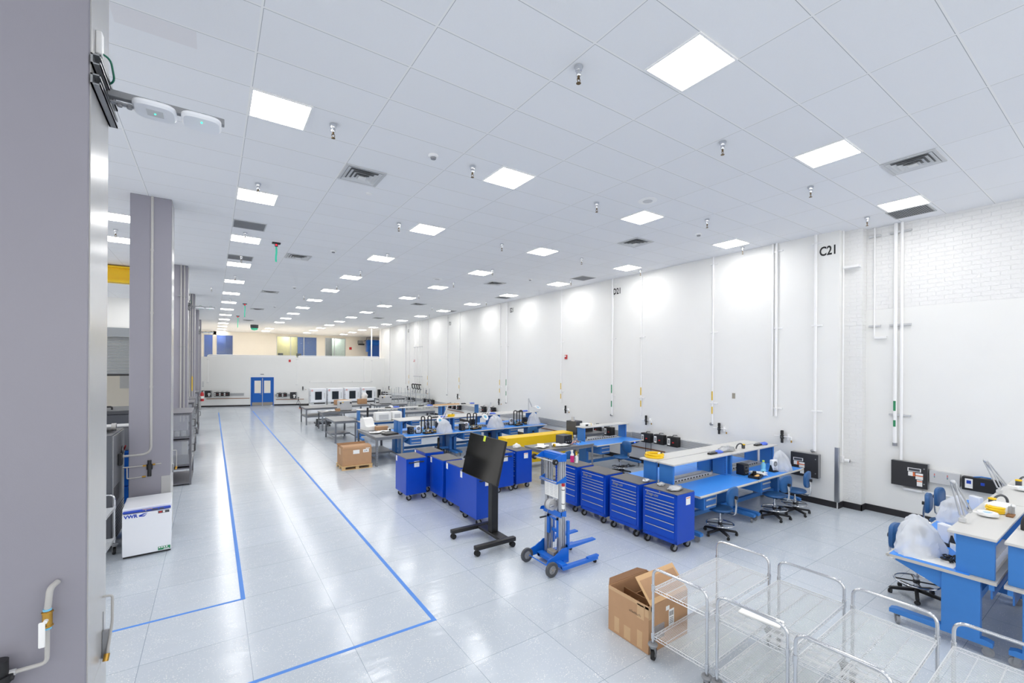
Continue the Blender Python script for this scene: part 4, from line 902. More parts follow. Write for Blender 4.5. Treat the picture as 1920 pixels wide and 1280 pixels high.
PB = [(8.75, .85, 'leftmost of the three black power boxes behind the nearest island'), (8.28, .86, 'middle of the three black power boxes behind the nearest island'), (7.81, .86, 'rightmost of the three black power boxes behind the nearest island'), (26.1, .78, 'black power box left of a pair beneath the seventh regulator'), (25.4, .78, 'black power box in the middle beneath the seventh regulator'), (24.9, .78, 'black power box on the right beneath the seventh regulator'), (22.43, .75, 'black power box left of three beyond the third row shelf'), (21.9, .75, 'black power box middle of three beyond the third row shelf'), (21.35, .75, 'black power box right of three beyond the third row shelf'), (18.67, .87, 'black power box left of two above the second island shelf'), (17.8, .9, 'black power box right of two above the second island shelf'), (29.0, .68, 'black power box left of two behind the wire racks'), (28.1, .7, 'black power box right of two behind the wire racks'), (34.7, .78, 'black power box beside the farthest oven, first of three'), (34.2, .78, 'black power box beside the farthest oven, second of three'), (33.7, .78, 'black power box beside the farthest oven, third of three'), (10.9, .85, 'black power box under the solitary bench shelf, left one'), (10.3, .85, 'black power box under the solitary bench shelf, right one')]
for i, (y, z, l) in enumerate(PB):
    o = dup(pb, (wpt(y, .063), y, z), 0, l)
    if i == 0:
        for q in (.08, -.12): B().tube([(-.04, q, -.14), (-.03, q+.01, -.4), (-.04, q-.02, -.847)], .008, 6).obj('cord', 'black', o)
def panel(l, X, y0, y1, z0, z1, d, side='galv', sx=.2):
    t = thing('breaker_panel', l, 'electrical panel', (X, (y0+y1)/2, (z0+z1)/2), 0, 'large black wall panels'); a, c = (y1-y0)/2, (z1-z0)/2
    B().box(-d, 0, -a, a, -c, c, .004).obj('enclosure', side, t)
    B().box(-d-.012, -d, -a, a-.0, -c+.002, c-.002, .003).obj('cover', 'panelblk', t)
    b = B().box(-d-.014, -d-.012, sx-.1, sx+.1, .07, .14).m(1).box(-d-.015, -d-.014, sx-.085, sx+.085, .08, .13).m(0).box(-d-.014, -d-.012, sx-.13, sx-.02, -.07, .05).box(-d-.014, -d-.012, sx-.01, sx+.09, -.02, .06).m(2).box(-d-.015, -d-.014, sx-.13, sx-.02, -.01, .01).box(-d-.015, -d-.014, sx-.01, sx+.02, -.02, .06).m(0).box(-d-.014, -d-.012, sx-.12, sx-.04, -.2, -.08).m(2).box(-d-.015, -d-.014, sx-.12, sx-.04, -.115, -.095)
    b.obj('warning_label', ['paper', 'dkgrey', 'orange'], t)
    for z in (-c*.6, c*.6): B().cyl((-d-.016, -a+.05, z), (-d-.012, -a+.05, z), .012, 10).obj('latch', 'galv', t)
    return t
panel('large black electrical panel on the wall behind the chairs, near the wall corner', wpt(4.43), 4.16, 4.71, .58, 1.1, .13, sx=.12)
panel('large black electrical panel on the right hand wall above the draped bench', 11.5, 2.49, 3.04, .66, 1.15, .1, sx=-.08)
t = thing('wall_tray', 'white curved tray and pipe below the right black panel', 'tray', (11.5, 2.75, .6)); B().box(-.07, 0, -.18, .13, -.03, .03, .025, 3).obj('tray', 'whitepaint', t); B().cyl((-.03, -.18, 0), (-.03, -1.1, -.01), .018, 8).obj('pipe', 'conduit', t)
t = thing('wall_trunking', 'grey wall trunking with coloured dot stickers right of the black panel', 'trunking', (11.5, 2.26, .93)); B().box(-.09, 0, -.21, .21, -.12, .12, .006).obj('trunking', 'ltgrey', t)
b = B()
for k in range(4): b.m(k).box(-.092, -.09, .13, .145, .05-k*.02, .063-k*.02)
for k in range(4): b.m(k).box(-.092, -.09, -.05, -.035, .05-k*.02, .063-k*.02)
b.obj('colour_stickers', ['red', 'orange', 'navy', 'green'], t)
t = thing('power_box', 'wide black power box with white plate on the right hand wall trunking', 'power box', (11.5, 1.78, .91), 0, 'black power boxes'); B().box(-.12, 0, -.24, .24, -.12, .12, .006).obj('case', 'black', t); B().box(-.123, -.12, .1, .2, -.08, .09).m(1).box(-.1235, -.123, .12, .18, .0, .06).obj('rating_plate', ['paper', 'navy'], t); B().tube([(-.06, .1, .12), (-.06, .0, .145), (-.06, -.12, .14)], .012, 6).obj('lever', 'benchblue', t); B().box(-.126, -.12, -.05, .0, .0, .05).obj('switch', 'navy', t)
t = thing('power_box', 'black power box partly hidden behind the desk lamps at the right', 'power box', (11.5, .9, .93), 0, 'black power boxes'); B().box(-.12, 0, -.3, .25, -.1, .1, .006).obj('case', 'black', t); B().tube([(-.06, .05, .1), (-.06, -.1, .13)], .012, 6).obj('lever', 'benchblue', t)
for i, (y, zb, l) in enumerate(((3.0, 1.49, 'thick white pipe with green tags on the right hand wall'), (2.9, 1.16, 'white pipe feeding the black panel on the right hand wall'), (3.345, 3.66, 'thin white pipe on the upper brick wall ending at a ledge'))):
    t = thing('wall_conduit', l, 'conduit', (11.5, y, 0), 0, 'white wall conduits'); r = (.034, .026, .014)[i]
    B().cyl((-.05, 0, zb), (-.05, 0, ZC-.001), r, 10).obj('pipe', 'conduit', t)
    for z in (5.76, 3.88, 2.06):
        if z > zb and i != 1: B().box(-.05, -.001, -.24 if i == 0 else -.1, .1, z-.02, z+.02, .004).obj('clamp', 'ltgrey', t)
    if i == 0: B().box(-.088, -.084, -.02, .02, 2.14, 2.34).obj('pipe_tag', 'green', t); B().box(-.088, -.084, -.02, .02, 1.82, 1.95).obj('pipe_tag', 'green', t); B().cyl((-.05, 0, zb-.06), (-.05, 0, zb), .04, 12).obj('end_cap', 'grey', t)
    if i == 2: B().box(-.06, 0, -.2, .0, zb-.05, zb, .004).obj('end_ledge', 'whitepaint', t)
t = thing('wall_conduit', 'thin white conduit in the brick niche ending at a twist-lock outlet', 'conduit', (11.17, 3.83, 0), 0, 'white wall conduits'); B().cyl((0, -.03, 1.12), (0, -.03, ZC-.001), .014, 8).obj('pipe', 'conduit', t); B().box(-.05, .05, -.05, -.001, .98, 1.12, .006).cyl((.02, -.05, 1.03), (.06, -.13, 1.02), .035, 14).obj('outlet_box', 'whitepaint', t); B().cyl((.06, -.13, 1.02), (.065, -.145, 1.02), .03, 12).obj('socket', 'dkgrey', t)
tag(B().box(11.13, 11.28, 3.52, 3.8, 5.12, 5.17, .004).obj('wall_ledge', 'whitepaint'), 'small white ledge high on the brick pier', 'ledge')
tag(B().prism([(wpt(6.17, .008), 6.09), (wpt(6.17, .008), 6.17), (wpt(6.17), 6.17), (wpt(6.09), 6.09)], 'z', 2.2, 2.34).obj('wall_plate', 'taupe'), 'small beige blank plate on the white wall between two conduits', 'wall plate')
for y, z, l in ((12.66, 3.36, 'small red fire alarm on the white wall past D21'), (28.2, 3.33, 'small red fire alarm far along the right wall')):
    t = thing('fire_alarm', l, 'fire alarm', (wpt(y), y, z)); B().box(-.05, 0, -.055, .055, -.08, .08, .005).obj('housing', 'red', t); B().box(-.062, -.05, -.035, .035, -.0, .055, .004).obj('strobe', 'paper', t)
for y, z, s, l in ((4.04, 5.54, 'C21', 'large black painted letters at the wall corner, nearest mark'), (10.12, 5.5, 'D21', 'black painted wall letters partly behind a conduit, second mark along the wall'), (16.42, 5.52, 'E21', 'black painted wall letters, third mark along the wall'), (22.75, 5.4, 'F21', 'small black painted wall letters, fourth mark along the wall'), (29.3, 5.4, 'G21', 'tiny far black painted wall letters, fifth mark along the wall')):
    o = text('wall_lettering', s, .21, 'black', None, (wpt(y, .004), y, z), (PI/2, 0, -PI/2-.0087), ext=.001, bold=.005); o.scale = (.95, 1.3, 1); tag(o, l, 'lettering', 'bay marks on the wall')
# four cord drops by the racks
for i, y in enumerate((28.14, 27.7, 27.3, 26.92)):
    t = thing('cord_drop', 'black cord drop hanging on the wall behind the wire racks, %s from left' % ORD[i], 'cord drop', (wpt(y), y, 0), 0, 'hanging cord drops')
    B().cyl((-.04, 0, 1.75), (-.04, 0, ZC-.001), .014, 8).obj('pipe', 'conduit', t)
    b = B()
    for z in (4.23, 2.29): b.box(-.07, 0, -.12, .12, z-.02, z+.02)
    b.obj('clamp', 'ltgrey', t)
    B().tube(fil([(-.05, 0, 1.75), (-.2, 0, 1.78), (-.2, -.1, 1.5), (-.1, -.16, 1.45)], .1), .035, 8).obj('cord_loop', 'black', t)
    B().tube([(-.15, -.1, 1.48), (-.2, .05, 1.1)], .012, 6).tube([(-.15, -.1, 1.48), (-.2, -.2, 1.1)], .012, 6).obj('cord', 'grey', t)

# ---------------------------------------------------------------- far wall: door, panels, racks
def farp(s, off=0., z=0.): return (s*math.cos(FA)+off*math.sin(FA), 37.63+s*math.sin(FA)-off*math.cos(FA), z)
FD = math.degrees(FA)
b = B().box(-.74, -.68, -.03, .12, 0, 2.09).box(.68, .74, -.03, .12, 0, 2.09).box(-.68, .68, -.03, .12, 2.03, 2.09).obj('door_1', 'doorblue')
b.location = farp(3.14); b.rotation_euler = (0, 0, FA); struct(b, 'blue double door in the far wall')
for s in (-1, 1):
    x0, x1 = (-.68, -.02) if s < 0 else (.02, .68); xa, xb = (x0+.16, x1-.08) if s < 0 else (x0+.08, x1-.16)
    q = B().box(x0, xa, .03, .075, .02, 2.03).box(xb, x1, .03, .075, .02, 2.03).box(xa, xb, .03, .075, .02, .93).box(xa, xb, .03, .075, 1.84, 2.03).obj('door_leaf', 'doorblue', b)
    B().box(xa, xb, .05, .056, .93, 1.84).obj('window_pane', 'cream', q)
    B().box(x0+.01, x1-.01, .025, .03, .03, .26).obj('kick_plate', 'taupe', q)
    B().box(x1-.16 if s < 0 else x0+.03, x1-.03 if s < 0 else x0+.16, .0, .02, .84, .87, .004).obj('handle', 'chrome', q) if s < 0 else None
B().box(-.02, .02, .0, .09, 0, 2.03).obj('mullion', 'alu', b)
struct(B().box(-1.2, 3.9, 40, 40.1, 0, 3.3).obj('wall_beyond_door', 'cream'))
o = B().box(-.11, .11, -.012, 0, 2.27, 2.33).obj('door_number_plate', 'grey'); o.location = farp(3.12); o.rotation_euler = (0, 0, FA); tag(o, 'small grey plate above the blue double door', 'sign')
def fpanel(s, z0, z1, wd, l):
    t = thing('breaker_panel', l, 'electrical panel', farp(s), FD, 'large black wall panels'); B().box(-wd, wd, -.16, 0, z0, z1, .005).obj('enclosure', 'galv', t); B().box(-wd, wd-.05, -.175, -.16, z0, z1, .003).obj('cover', 'panelblk', t); B().box(.02, .1, -.178, -.175, z0+.06, z0+.3).box(-.02, .16, -.178, -.175, z0+.2, z0+.26).obj('warning_label', 'paper', t)
fpanel(-.2, .7, 1.16, .2, 'black electrical panel at the far left end of the far wall'); fpanel(5.2, .5, .98, .22, 'black electrical panel on the far wall right of the blue door')
for i, (s0, s1, z) in enumerate(((.15, 1.97, .86), (3.95, 5.0, .76))):
    t = thing('wall_raceway', ['grey raceway on the far wall left of the blue door', 'grey raceway on the far wall right of the blue door'][i], 'raceway', farp((s0+s1)/2, 0, z), FD); a = (s1-s0)/2
    B().box(-a, a, -.05, 0, -.1, .1).obj('channel', 'ltgrey', t); b = B()
    for k in range(5): b.box(-a+.01, a-.01, -.056, -.05, -.085+k*.036, -.073+k*.036)
    b.obj('slats', 'grey', t)
for i, (s, z) in enumerate(((.33, .9), (.63, .9), (.92, .9), (4.27, .78), (4.6, .78))):
    o = dup(pb, farp(s, .06, z), FD+90, ['leftmost black power box on the far wall', 'second black power box on the far wall', 'third black power box on the far wall, left of the door', 'black power box just right of the blue door', 'black power box between the blue door and right panel'][i])
kill(pb)
for i, (s0, s1, z) in enumerate(((-.34, 2.32, .58), (4.03, 5.9, .44))):
    o = B().box(s0, s1, -.02, 0, z-.025, z+.02).obj('wall_rail', 'woodrail'); far(o); tag(o, ['brown rail low on the far wall left of the blue door', 'brown rail low on the far wall right of the blue door'][i], 'rail')
for i, (s, z0, z1) in enumerate(((-.24, 1.7, 3.4), (5.43, 1.5, 3.45), (10.77, 1.74, 3.42), (10.2, 1.7, 3.5))):
    t = thing('wall_conduit', 'white vertical conduit on the far wall, %s from left' % ORD[i], 'conduit', farp(s), FD, 'white wall conduits'); B().cyl((0, -.04, z0), (0, -.04, z1), .018, 8).obj('pipe', 'conduit', t); b = B()
    for z in (z0+.02, z1-.05): b.box(-.08, .05, -.05, 0, z-.02, z+.02)
    b.obj('clamp', 'ltgrey', t)
t = thing('wall_conduit', 'white horizontal conduit on the far wall above the ovens', 'conduit', farp(8.5, 0, 1.73), FD, 'white wall conduits'); B().cyl((-2.2, -.04, 0), (2.27, -.04, 0), .018, 8).obj('pipe', 'conduit', t); b = B()
for x in (-2.2, -.7, .8, 2.2): b.box(x-.02, x+.02, -.06, 0, -.03, .03)
b.obj('clamp', 'ltgrey', t)
dup_reg = make_reg(); dup_reg.location = farp(5.83, 0, 1.25); dup_reg.rotation_euler = (0, 0, FA+PI/2); dup_reg['label'] = 'black air regulator on the far wall left of the ovens'
t = thing('fire_alarm', 'small red fire alarm high on the far wall', 'fire alarm', farp(4.93, 0, 3.3), FD); B().box(-.07, .07, -.05, 0, -.09, .09, .005).obj('housing', 'red', t)
t = thing('fire_alarm', 'small red fire alarm on the cream upper wall', 'fire alarm', (11.75, 46.8, 4.73)); B().box(-.12, .12, -.05, 0, -.13, .13, .005).obj('housing', 'red', t)
t = thing('thermostat_plates', 'cluster of pale switch plates at the far wall left edge', 'switch', farp(-.55, 0, 1.6), FD); b = B()
for k in range(4): b.box(-.06, .06, -.015, 0, -.18+k*.1, -.11+k*.1, .003)
b.obj('plate', 'ltgrey', t)
# rail along the mezzanine edge
t = thing('mezzanine_rail', 'white pipe rail with rounded corners along the top of the far wall', 'rail', farp(0), FD)
for s0, s1 in ((-.3, 5.35), (5.5, 11.3)): B().tube(fil([(s0, .05, 3.4), (s0, .05, 3.68), (s1, .05, 3.68), (s1, .05, 3.4)], .16, 6), .03, 8).box(s0+.05, s1-.05, .03, .07, 3.55, 3.64).obj('rail', 'whitepaint', t)
B().cyl((10.72, .08, 3.55), (10.72, .08, ZC-.001), .05, 10).obj('post', 'whitepaint', t)
t = thing('roller_curtain', 'blue roller curtain with rounded hood at the upper right far corner', 'roller door', (14.1, 46.2, 3.5))
B().box(-.75, .75, -.02, .02, 0, 1.7).obj('curtain', 'curtain', t); B().cyl((-.8, -.1, 1.85), (.8, -.1, 1.85), .3, 20).box(-.95, -.7, -.5, .1, .9, 2.1, .02).obj('hood', 'liftblue', t)
t = thing('door_operator', 'grey motor unit beside the blue roller curtain', 'motor', (12.72, 46.3, 5.3)); B().box(-.35, .1, -.2, .2, -.1, .25, .02).obj('gearbox', 'galv', t); B().box(-.3, .25, -.22, .18, -.22, -.08, .02).obj('motor', 'black', t); B().tube(fil([(.2, 0, .2), (.5, 0, .3), (.55, 0, .6)], .1), .03, 6).obj('cable', 'dkgrey', t)
for i, x in enumerate((5.4, 7.0)):
    t = thing('office_monitor', ['small dark monitor behind the yellow room window, left one', 'small dark monitor behind the yellow room window, right one'][i], 'monitor', (x, 47.35, 3.5)); B().box(-.22, .22, -.02, .02, .38, .62, .01).obj('screen', 'screen', t); B().box(-.02, .02, -.02, .02, .0, .4).box(-.12, .12, -.08, .08, 0, .02).obj('stand', 'black', t)

# ---------------------------------------------------------------- lab ovens
def make_oven():
    t = thing('lab_oven', '', 'oven', (0, 0, 0), 0, 'white lab ovens')
    B().box(-.51, .51, -.3, .4, .43, 1.39, .015).obj('housing', 'whitegoods', t)
    d = B().box(-.49, .47, -.345, -.302, .46, 1.36, .012).obj('door', 'whitegoods', t)
    B().box(-.23, .21, -.35, -.345, .62, 1.18, .004).m(1).box(-.21, .19, -.352, -.35, .64, 1.16).obj('window', ['dkgrey', 'windowdk'], d)
    B().box(.36, .4, -.39, -.35, .7, 1.1, .008).obj('handle', 'ltgrey', d)
    B().box(-.46, -.36, -.348, -.345, 1.2, 1.31).m(1).box(-.44, -.38, -.3495, -.348, 1.23, 1.28).obj('badge', ['red', 'paper'], d)
    B().box(-.5, .5, -.33, .4, .32, .43, .006).m(1).box(-.3, .42, -.333, -.33, .335, .41).obj('control_panel', ['ltgrey', 'black'], t)
    for x in (-.51, .51): 
        for q in (.6, .9, 1.2): B().box(min(x, x*1.02), max(x, x*1.02), -.33, -.28, q, q+.06).obj('hinge', 'dkgrey', t) if x < 0 else None
    B().box(-.5, .5, -.3, .38, .0, .32, .006).obj('stand', 'whitepaint', t)
    return t
ov = make_oven()
for i, x in enumerate((6.03, 7.13, 8.29, 9.46)): dup(ov, (x, 32.7, 0), 0, 'white lab oven with dark window at the far wall, %s from left' % ORD[i])
kill(ov)
t = thing('rack_panel', 'black upright panel right of the last oven', 'panel', (10.35, 32.9, .55)); B().box(-.1, .1, -.1, .1, 0, .65, .01).obj('panel', 'black', t); B().box(-.02, .02, -.02, .02, -.55, 0).obj('stand', 'dkgrey', t)
def small_oven(x, y, z, l):
    t = thing('bench_oven', l, 'oven', (x, y, z), 0, 'small grey bench ovens')
    B().box(-.29, .29, -.22, .22, .02, .46, .006).obj('housing', 'ltgrey', t); d = B().box(-.27, .27, -.232, -.22, .03, .43, .004).obj('door', 'ltgrey', t)
    B().box(-.27, -.2, -.245, -.232, .33, .4).box(.19, .27, -.245, -.232, .33, .4).obj('latch', 'black', d); B().box(-.16, -.1, -.234, -.232, .38, .42).obj('warning_sticker', 'yellow', d); B().box(-.25, -.22, -.24, -.232, .29, .31).obj('lock', 'dkgrey', d)
    for sx in (-1, 1): B().box(sx*.24-.03, sx*.24+.03, -.18, .18, 0, .02).obj('foot', 'rubber', t)
small_oven(5.25, 21.95, .841, 'small grey bench oven on the nearer rear table'); small_oven(8.1, 24.6, .841, 'small grey bench oven on the table in front of the wire racks')
# wire racks
def make_rack(h):
    t = thing('wire_rack', '', 'rack', (0, 0, 0), 0, 'tall chrome wire racks')
    for sx in (-1, 1):
        for sy in (-1, 1): B().cyl((sx*.43, sy*.25, .0), (sx*.43, sy*.25, h), .0145, 8).obj('post', 'chrome', t)
    for z in (.25, .75, 1.25):
        b = B()
        for s in (-1, 1): b.box(-.43, .43, s*.25-.006, s*.25+.006, z-.03, z); b.box(s*.43-.006, s*.43+.006, -.25, .25, z-.03, z)
        for k in range(20): b.box(-.42+k*.043, -.414+k*.043, -.25, .25, z-.004, z)
        b.obj('wire_shelf', 'wire', t)
    return t
rk = make_rack(1.62)
for i, (x, y) in enumerate(((9.35, 27.3), (9.45, 26.0), (10.35, 27.3), (10.45, 26.0), (10.45, 25.1))): dup(rk, (x, y, 0), 0, ['leftmost tall chrome wire rack by the far ovens', 'front left tall chrome wire rack', 'rear right tall chrome wire rack near the cord drops', 'front right tall chrome wire rack by the wall', 'nearest tall chrome wire rack by the wall'][i])
kill(rk)
t = thing('tripod', 'black camera tripod standing at the far wall', 'tripod', (5.25, 35.6, 0))
for k in range(3): a = 2*PI*k/3+.4; B().tube([(0, 0, .48), (.2*math.cos(a), .2*math.sin(a), .012)], .012, 6).obj('leg', 'black', t)
B().cyl((0, 0, .4), (0, 0, .58), .02, 8).box(-.05, .05, -.04, .04, .58, .62).tube([(0, 0, .58), (-.2, -.05, .5)], .008, 5).obj('head', 'black', t)
t = thing('tool_bag', 'black bag with orange trim on the floor by the rear tables', 'bag', (5.3, 33.4, 0)); B().box(-.3, .3, -.2, .2, 0, .3, .06, 2).obj('bag', 'black', t); B().box(-.31, .31, -.21, .21, 0, .04).obj('trim_band', 'orange', t)
t = thing('platform_trolley', 'grey platform trolley parked under the rear tables', 'trolley', (4.45, 23.1, 0))
B().box(-.3, .4, -.3, .3, .13, .2, .01).obj('deck', 'dkgrey', t); B().box(-.3, .4, -.28, -.24, .2, .4).box(.36, .4, -.28, .28, .2, .42).obj('tool_tray', 'dkgrey', t)
for sx in (-.22, .32):
    for sy in (-.22, .22): caster_bm(.045, .03, .02, at=(sx, sy, 0), rot=30, h=.13).obj('caster', ['rubber', 'galv'], t)
t = thing('small_bottle', 'small bottle standing on the platform trolley', 'bottle', (4.3, 23.0, .201)); B().lathe([(0, 0), (.04, 0), (.04, .12), (.015, .16), (.015, .2), (0, .2)]).obj('body', 'ltgrey', t)

# ---------------------------------------------------------------- column fittings
t = thing('column_pipe', 'grey pipe with brass ball valve on the nearest column', 'pipe', (-.75, 3.562, 0))
B().tube(fil([(.02, 0, 1.745), (.0, -.05, 1.735), (-.01, -.05, 1.6)], .04), .0155, 10).tube(fil([(-.01, -.05, 1.56), (-.01, -.05, 1.32), (-.13, -.05, 1.315)], .03), .011, 8).obj('pipe', 'pipegrey', t)
v = B().cyl((-.01, -.05, 1.52), (-.01, -.05, 1.61), .022, 12).cyl((-.01, -.05, 1.6), (-.01, -.05, 1.607), .026, 8).cyl((-.01, -.05, 1.523), (-.01, -.05, 1.53), .026, 8).obj('ball_valve', 'brass', t)
B().cyl((-.01, -.05, 1.565), (-.01, -.095, 1.565), .01, 8).box(-.035, -.008, -.1, -.094, 1.43, 1.57, .004).obj('valve_lever', 'whitepaint', v); B().cyl((-.01, -.05, 1.612), (-.01, -.05, 1.622), .019, 12).cyl((-.01, -.05, 1.508), (-.01, -.05, 1.518), .019, 12).obj('thread_tape', 'bluewipe', v)
B().cyl((-.13, -.05, 1.315), (-.16, -.05, 1.315), .017, 8).obj('pipe_coupling', 'ltgrey', t)
t = thing('air_regulator', 'black air filter at the lower left edge on the nearest column', 'regulator', (-.945, 3.5, 1.3), 0, 'black wall air regulators')
B().cyl((0, 0, -.14), (0, 0, .1), .042, 16).cyl((0, 0, -.02), (0, 0, .02), .055, 16).cyl((0, 0, .0), (.06, 0, .0), .02, 10).obj('filter_body', 'black', t); B().box(-.02, .02, .03, .068, -.03, .03).obj('mount', 'galv', t)
t = thing('hose_bib', 'grey bent pipe with brass end on the side of the nearest column', 'pipe', (-.604, 4.0, 0))
B().tube(fil([(.0, 0, 1.43), (.05, 0, 1.43), (.05, 0, 1.25), (.03, -.04, 1.05)], .02), .008, 8).obj('pipe', 'pipegrey', t); B().cyl((.03, -.04, 1.06), (.025, -.06, 1.02), .016, 10).obj('brass_fitting', 'brass', t); B().box(.0, .035, -.02, .02, 1.02, 1.2, .004).cyl((.0, .02, 1.0), (.0, .02, 1.32), .004, 6).obj('bracket', 'grey', t)
t = thing('column_pipe', 'grey conduit running down the second column and bending left', 'pipe', (-.88, 9.97, 0))
B().tube(fil([(0, -.03, ZC-.001), (0, -.03, 1.43), (-.38, -.03, 1.42)], .14, 7), .02, 10).obj('pipe', 'pipegrey', t); b = B()
for z in (5.0, 3.9, 2.6): B().cyl((0, -.03, z-.02), (0, -.03, z+.02), .026, 10).obj('coupling', 'pipegrey', t)
b.cyl((-.36, -.03, 1.42), (-.42, -.03, 1.42), .03, 10); b.obj('end_fitting', 'pipegrey', t)
t = thing('air_regulator', 'black air regulator with brass fittings on the second column', 'regulator', (-.9, 9.93, 1.2), 0, 'black wall air regulators')
B().cyl((0, 0, -.16), (0, 0, .12), .028, 12).cyl((0, 0, -.04), (0, 0, .05), .042, 12).obj('filter_body', 'black', t)
B().tube([(-.35, 0, .03), (-.06, 0, .03)], .011, 8).tube([(.06, 0, .04), (.16, 0, .045), (.16, .02, .045)], .01, 8).tube(fil([(-.3, .01, .03), (-.3, .01, -.17), (-.06, .01, -.16)], .02), .01, 8).obj('pipe', 'pipegrey', t); B().cyl((-.09, 0, .03), (-.045, 0, .03), .016, 8).cyl((.045, 0, .04), (.08, 0, .04), .016, 8).cyl((-.1, .01, -.16), (-.05, .01, -.16), .016, 8).obj('brass_fitting', 'brass', t); B().box(-.235, -.21, .015, .035, -.28, .1).box(-.2, -.185, .015, .035, -.28, .1).obj('strut', 'galv', t)
t = thing('outlet_plate', 'white outlet plate low on the second column above the fridge', 'outlet', (-.885, 9.968, 1.0)); B().box(-.045, .045, -.012, 0, -.06, .06, .004).obj('plate', 'whitepaint', t); B().box(-.012, .012, -.014, -.012, -.035, -.028).obj('slot', 'dkgrey', t)
t = thing('hose_bib', 'small bent pipe with brass end on the side of the second column', 'pipe', (-.604, 10.3, 0)); B().tube(fil([(.0, 0, 1.4), (.06, 0, 1.4), (.06, -.02, 1.1)], .02), .009, 8).obj('pipe', 'pipegrey', t); B().cyl((.06, -.02, 1.1), (.05, -.04, 1.05), .02, 10).obj('brass_fitting', 'brass', t); B().box(.0, .02, -.04, .02, 1.0, 1.15).obj('bracket', 'galv', t)
for k, l in ((2, 'grey conduit on the third column'), (3, 'grey conduit with yellow tag on the fourth column')):
    y0 = 3.57+6.37*k; t = thing('column_pipe', l, 'pipe', (-.72, y0, 0)); B().cyl((-.05, -.03, 1.3), (-.05, -.03, ZC-.001), .018, 8).cyl((.03, -.03, 1.3), (.03, -.03, ZC-.001), .014, 8).obj('pipe', 'pipegrey', t); B().box(-.12, .08, -.04, 0, 3.5, 3.54).box(-.12, .08, -.04, 0, 5.0, 5.04).obj('clamp', 'grey', t)
    if k == 3: B().cyl((.03, -.03, 1.9), (.03, -.03, 2.5), .02, 8).obj('pipe_tag', 'tag', t)
# wifi brackets
for k, n in ((0, 'nearest'), (2, 'third'), (4, 'fifth')):
    y0 = 6.37*k
    t = thing('strut_bracket', 'grey strut bracket with arm high on the %s column' % n, 'bracket', (-.604, y0+3.85, 4.76))
    for dz in (-.1, .02): B().box(.0, .045, -.29, .29, dz, dz+.008).box(.0, .045, -.29, .29, dz+.055, dz+.063).box(.0, .01, -.29, .29, dz, dz+.063).box(.04, .045, -.29, .29, dz+.045, dz+.063).box(.04, .045, -.29, .29, dz, dz+.018).obj('channel', 'galv', t)
    B().box(.03, .67, .0, .045, -.01, .035, .003).box(.04, .16, .002, .04, -.045, -.035).cyl((.09, .02, -.06), (.09, .02, -.03), .014, 8).cyl((.14, .02, -.06), (.14, .02, -.03), .014, 8).obj('arm', 'grey', t)
    for j, x in enumerate((.27, .53)):
        a = thing('wifi_access_point', 'white access point on the %s column bracket, %s one' % (n, ['inner', 'outer'][j]), 'access point', (-.6+x, y0+3.86, 4.745), 0, 'white access points')
        b = B(); pr = []
        for q in range(36): an = 2*PI*q/36; sg = lambda w: math.copysign(abs(w)**.5, w); pr.append((.118*sg(math.cos(an)), .118*sg(math.sin(an))))
        rings = [[b.bm.verts.new((px*sc, py*sc, z)) for px, py in pr] for sc, z in ((.92, 0), (1, -.008), (1, -.022), (.9, -.036))]
        for A, C in zip(rings, rings[1:]):
            for q in range(36): b.bm.faces.new((A[q], A[(q+1) % 36], C[(q+1) % 36], C[q]))
        b.bm.faces.new(rings[0]); b.bm.faces.new(rings[-1][::-1]); b.obj('housing', 'whitegoods', a)
        if j == 0: B().box(-.045, .045, -.045, .045, -.0385, -.036, .001).obj('face_panel', 'ltgrey', a)
        B().sph((0, 0 if j == 0 else -.05, -.039), .006, seg=8).obj('status_light', 'ledgreen', a)
        B().tube(fil([(.0, .02, .002), (-.02, .04, .07), (.06, .05, .07), (.08, .04, .002)], .04), .005, 6).obj('network_cable', 'greencable', a)
    c = thing('network_cable', 'green cable looping from a white box above the %s column bracket' % n, 'cable', (-.604, y0+3.72, 4.86)); B().box(.0, .03, -.03, .03, .06, .2, .004).obj('wall_box', 'whitepaint', c); B().tube(fil([(.02, 0, .08), (.06, .05, .08), (.07, .12, -.02), (.02, .16, -.04)], .06), .006, 6).obj('cable', 'greencable', c)
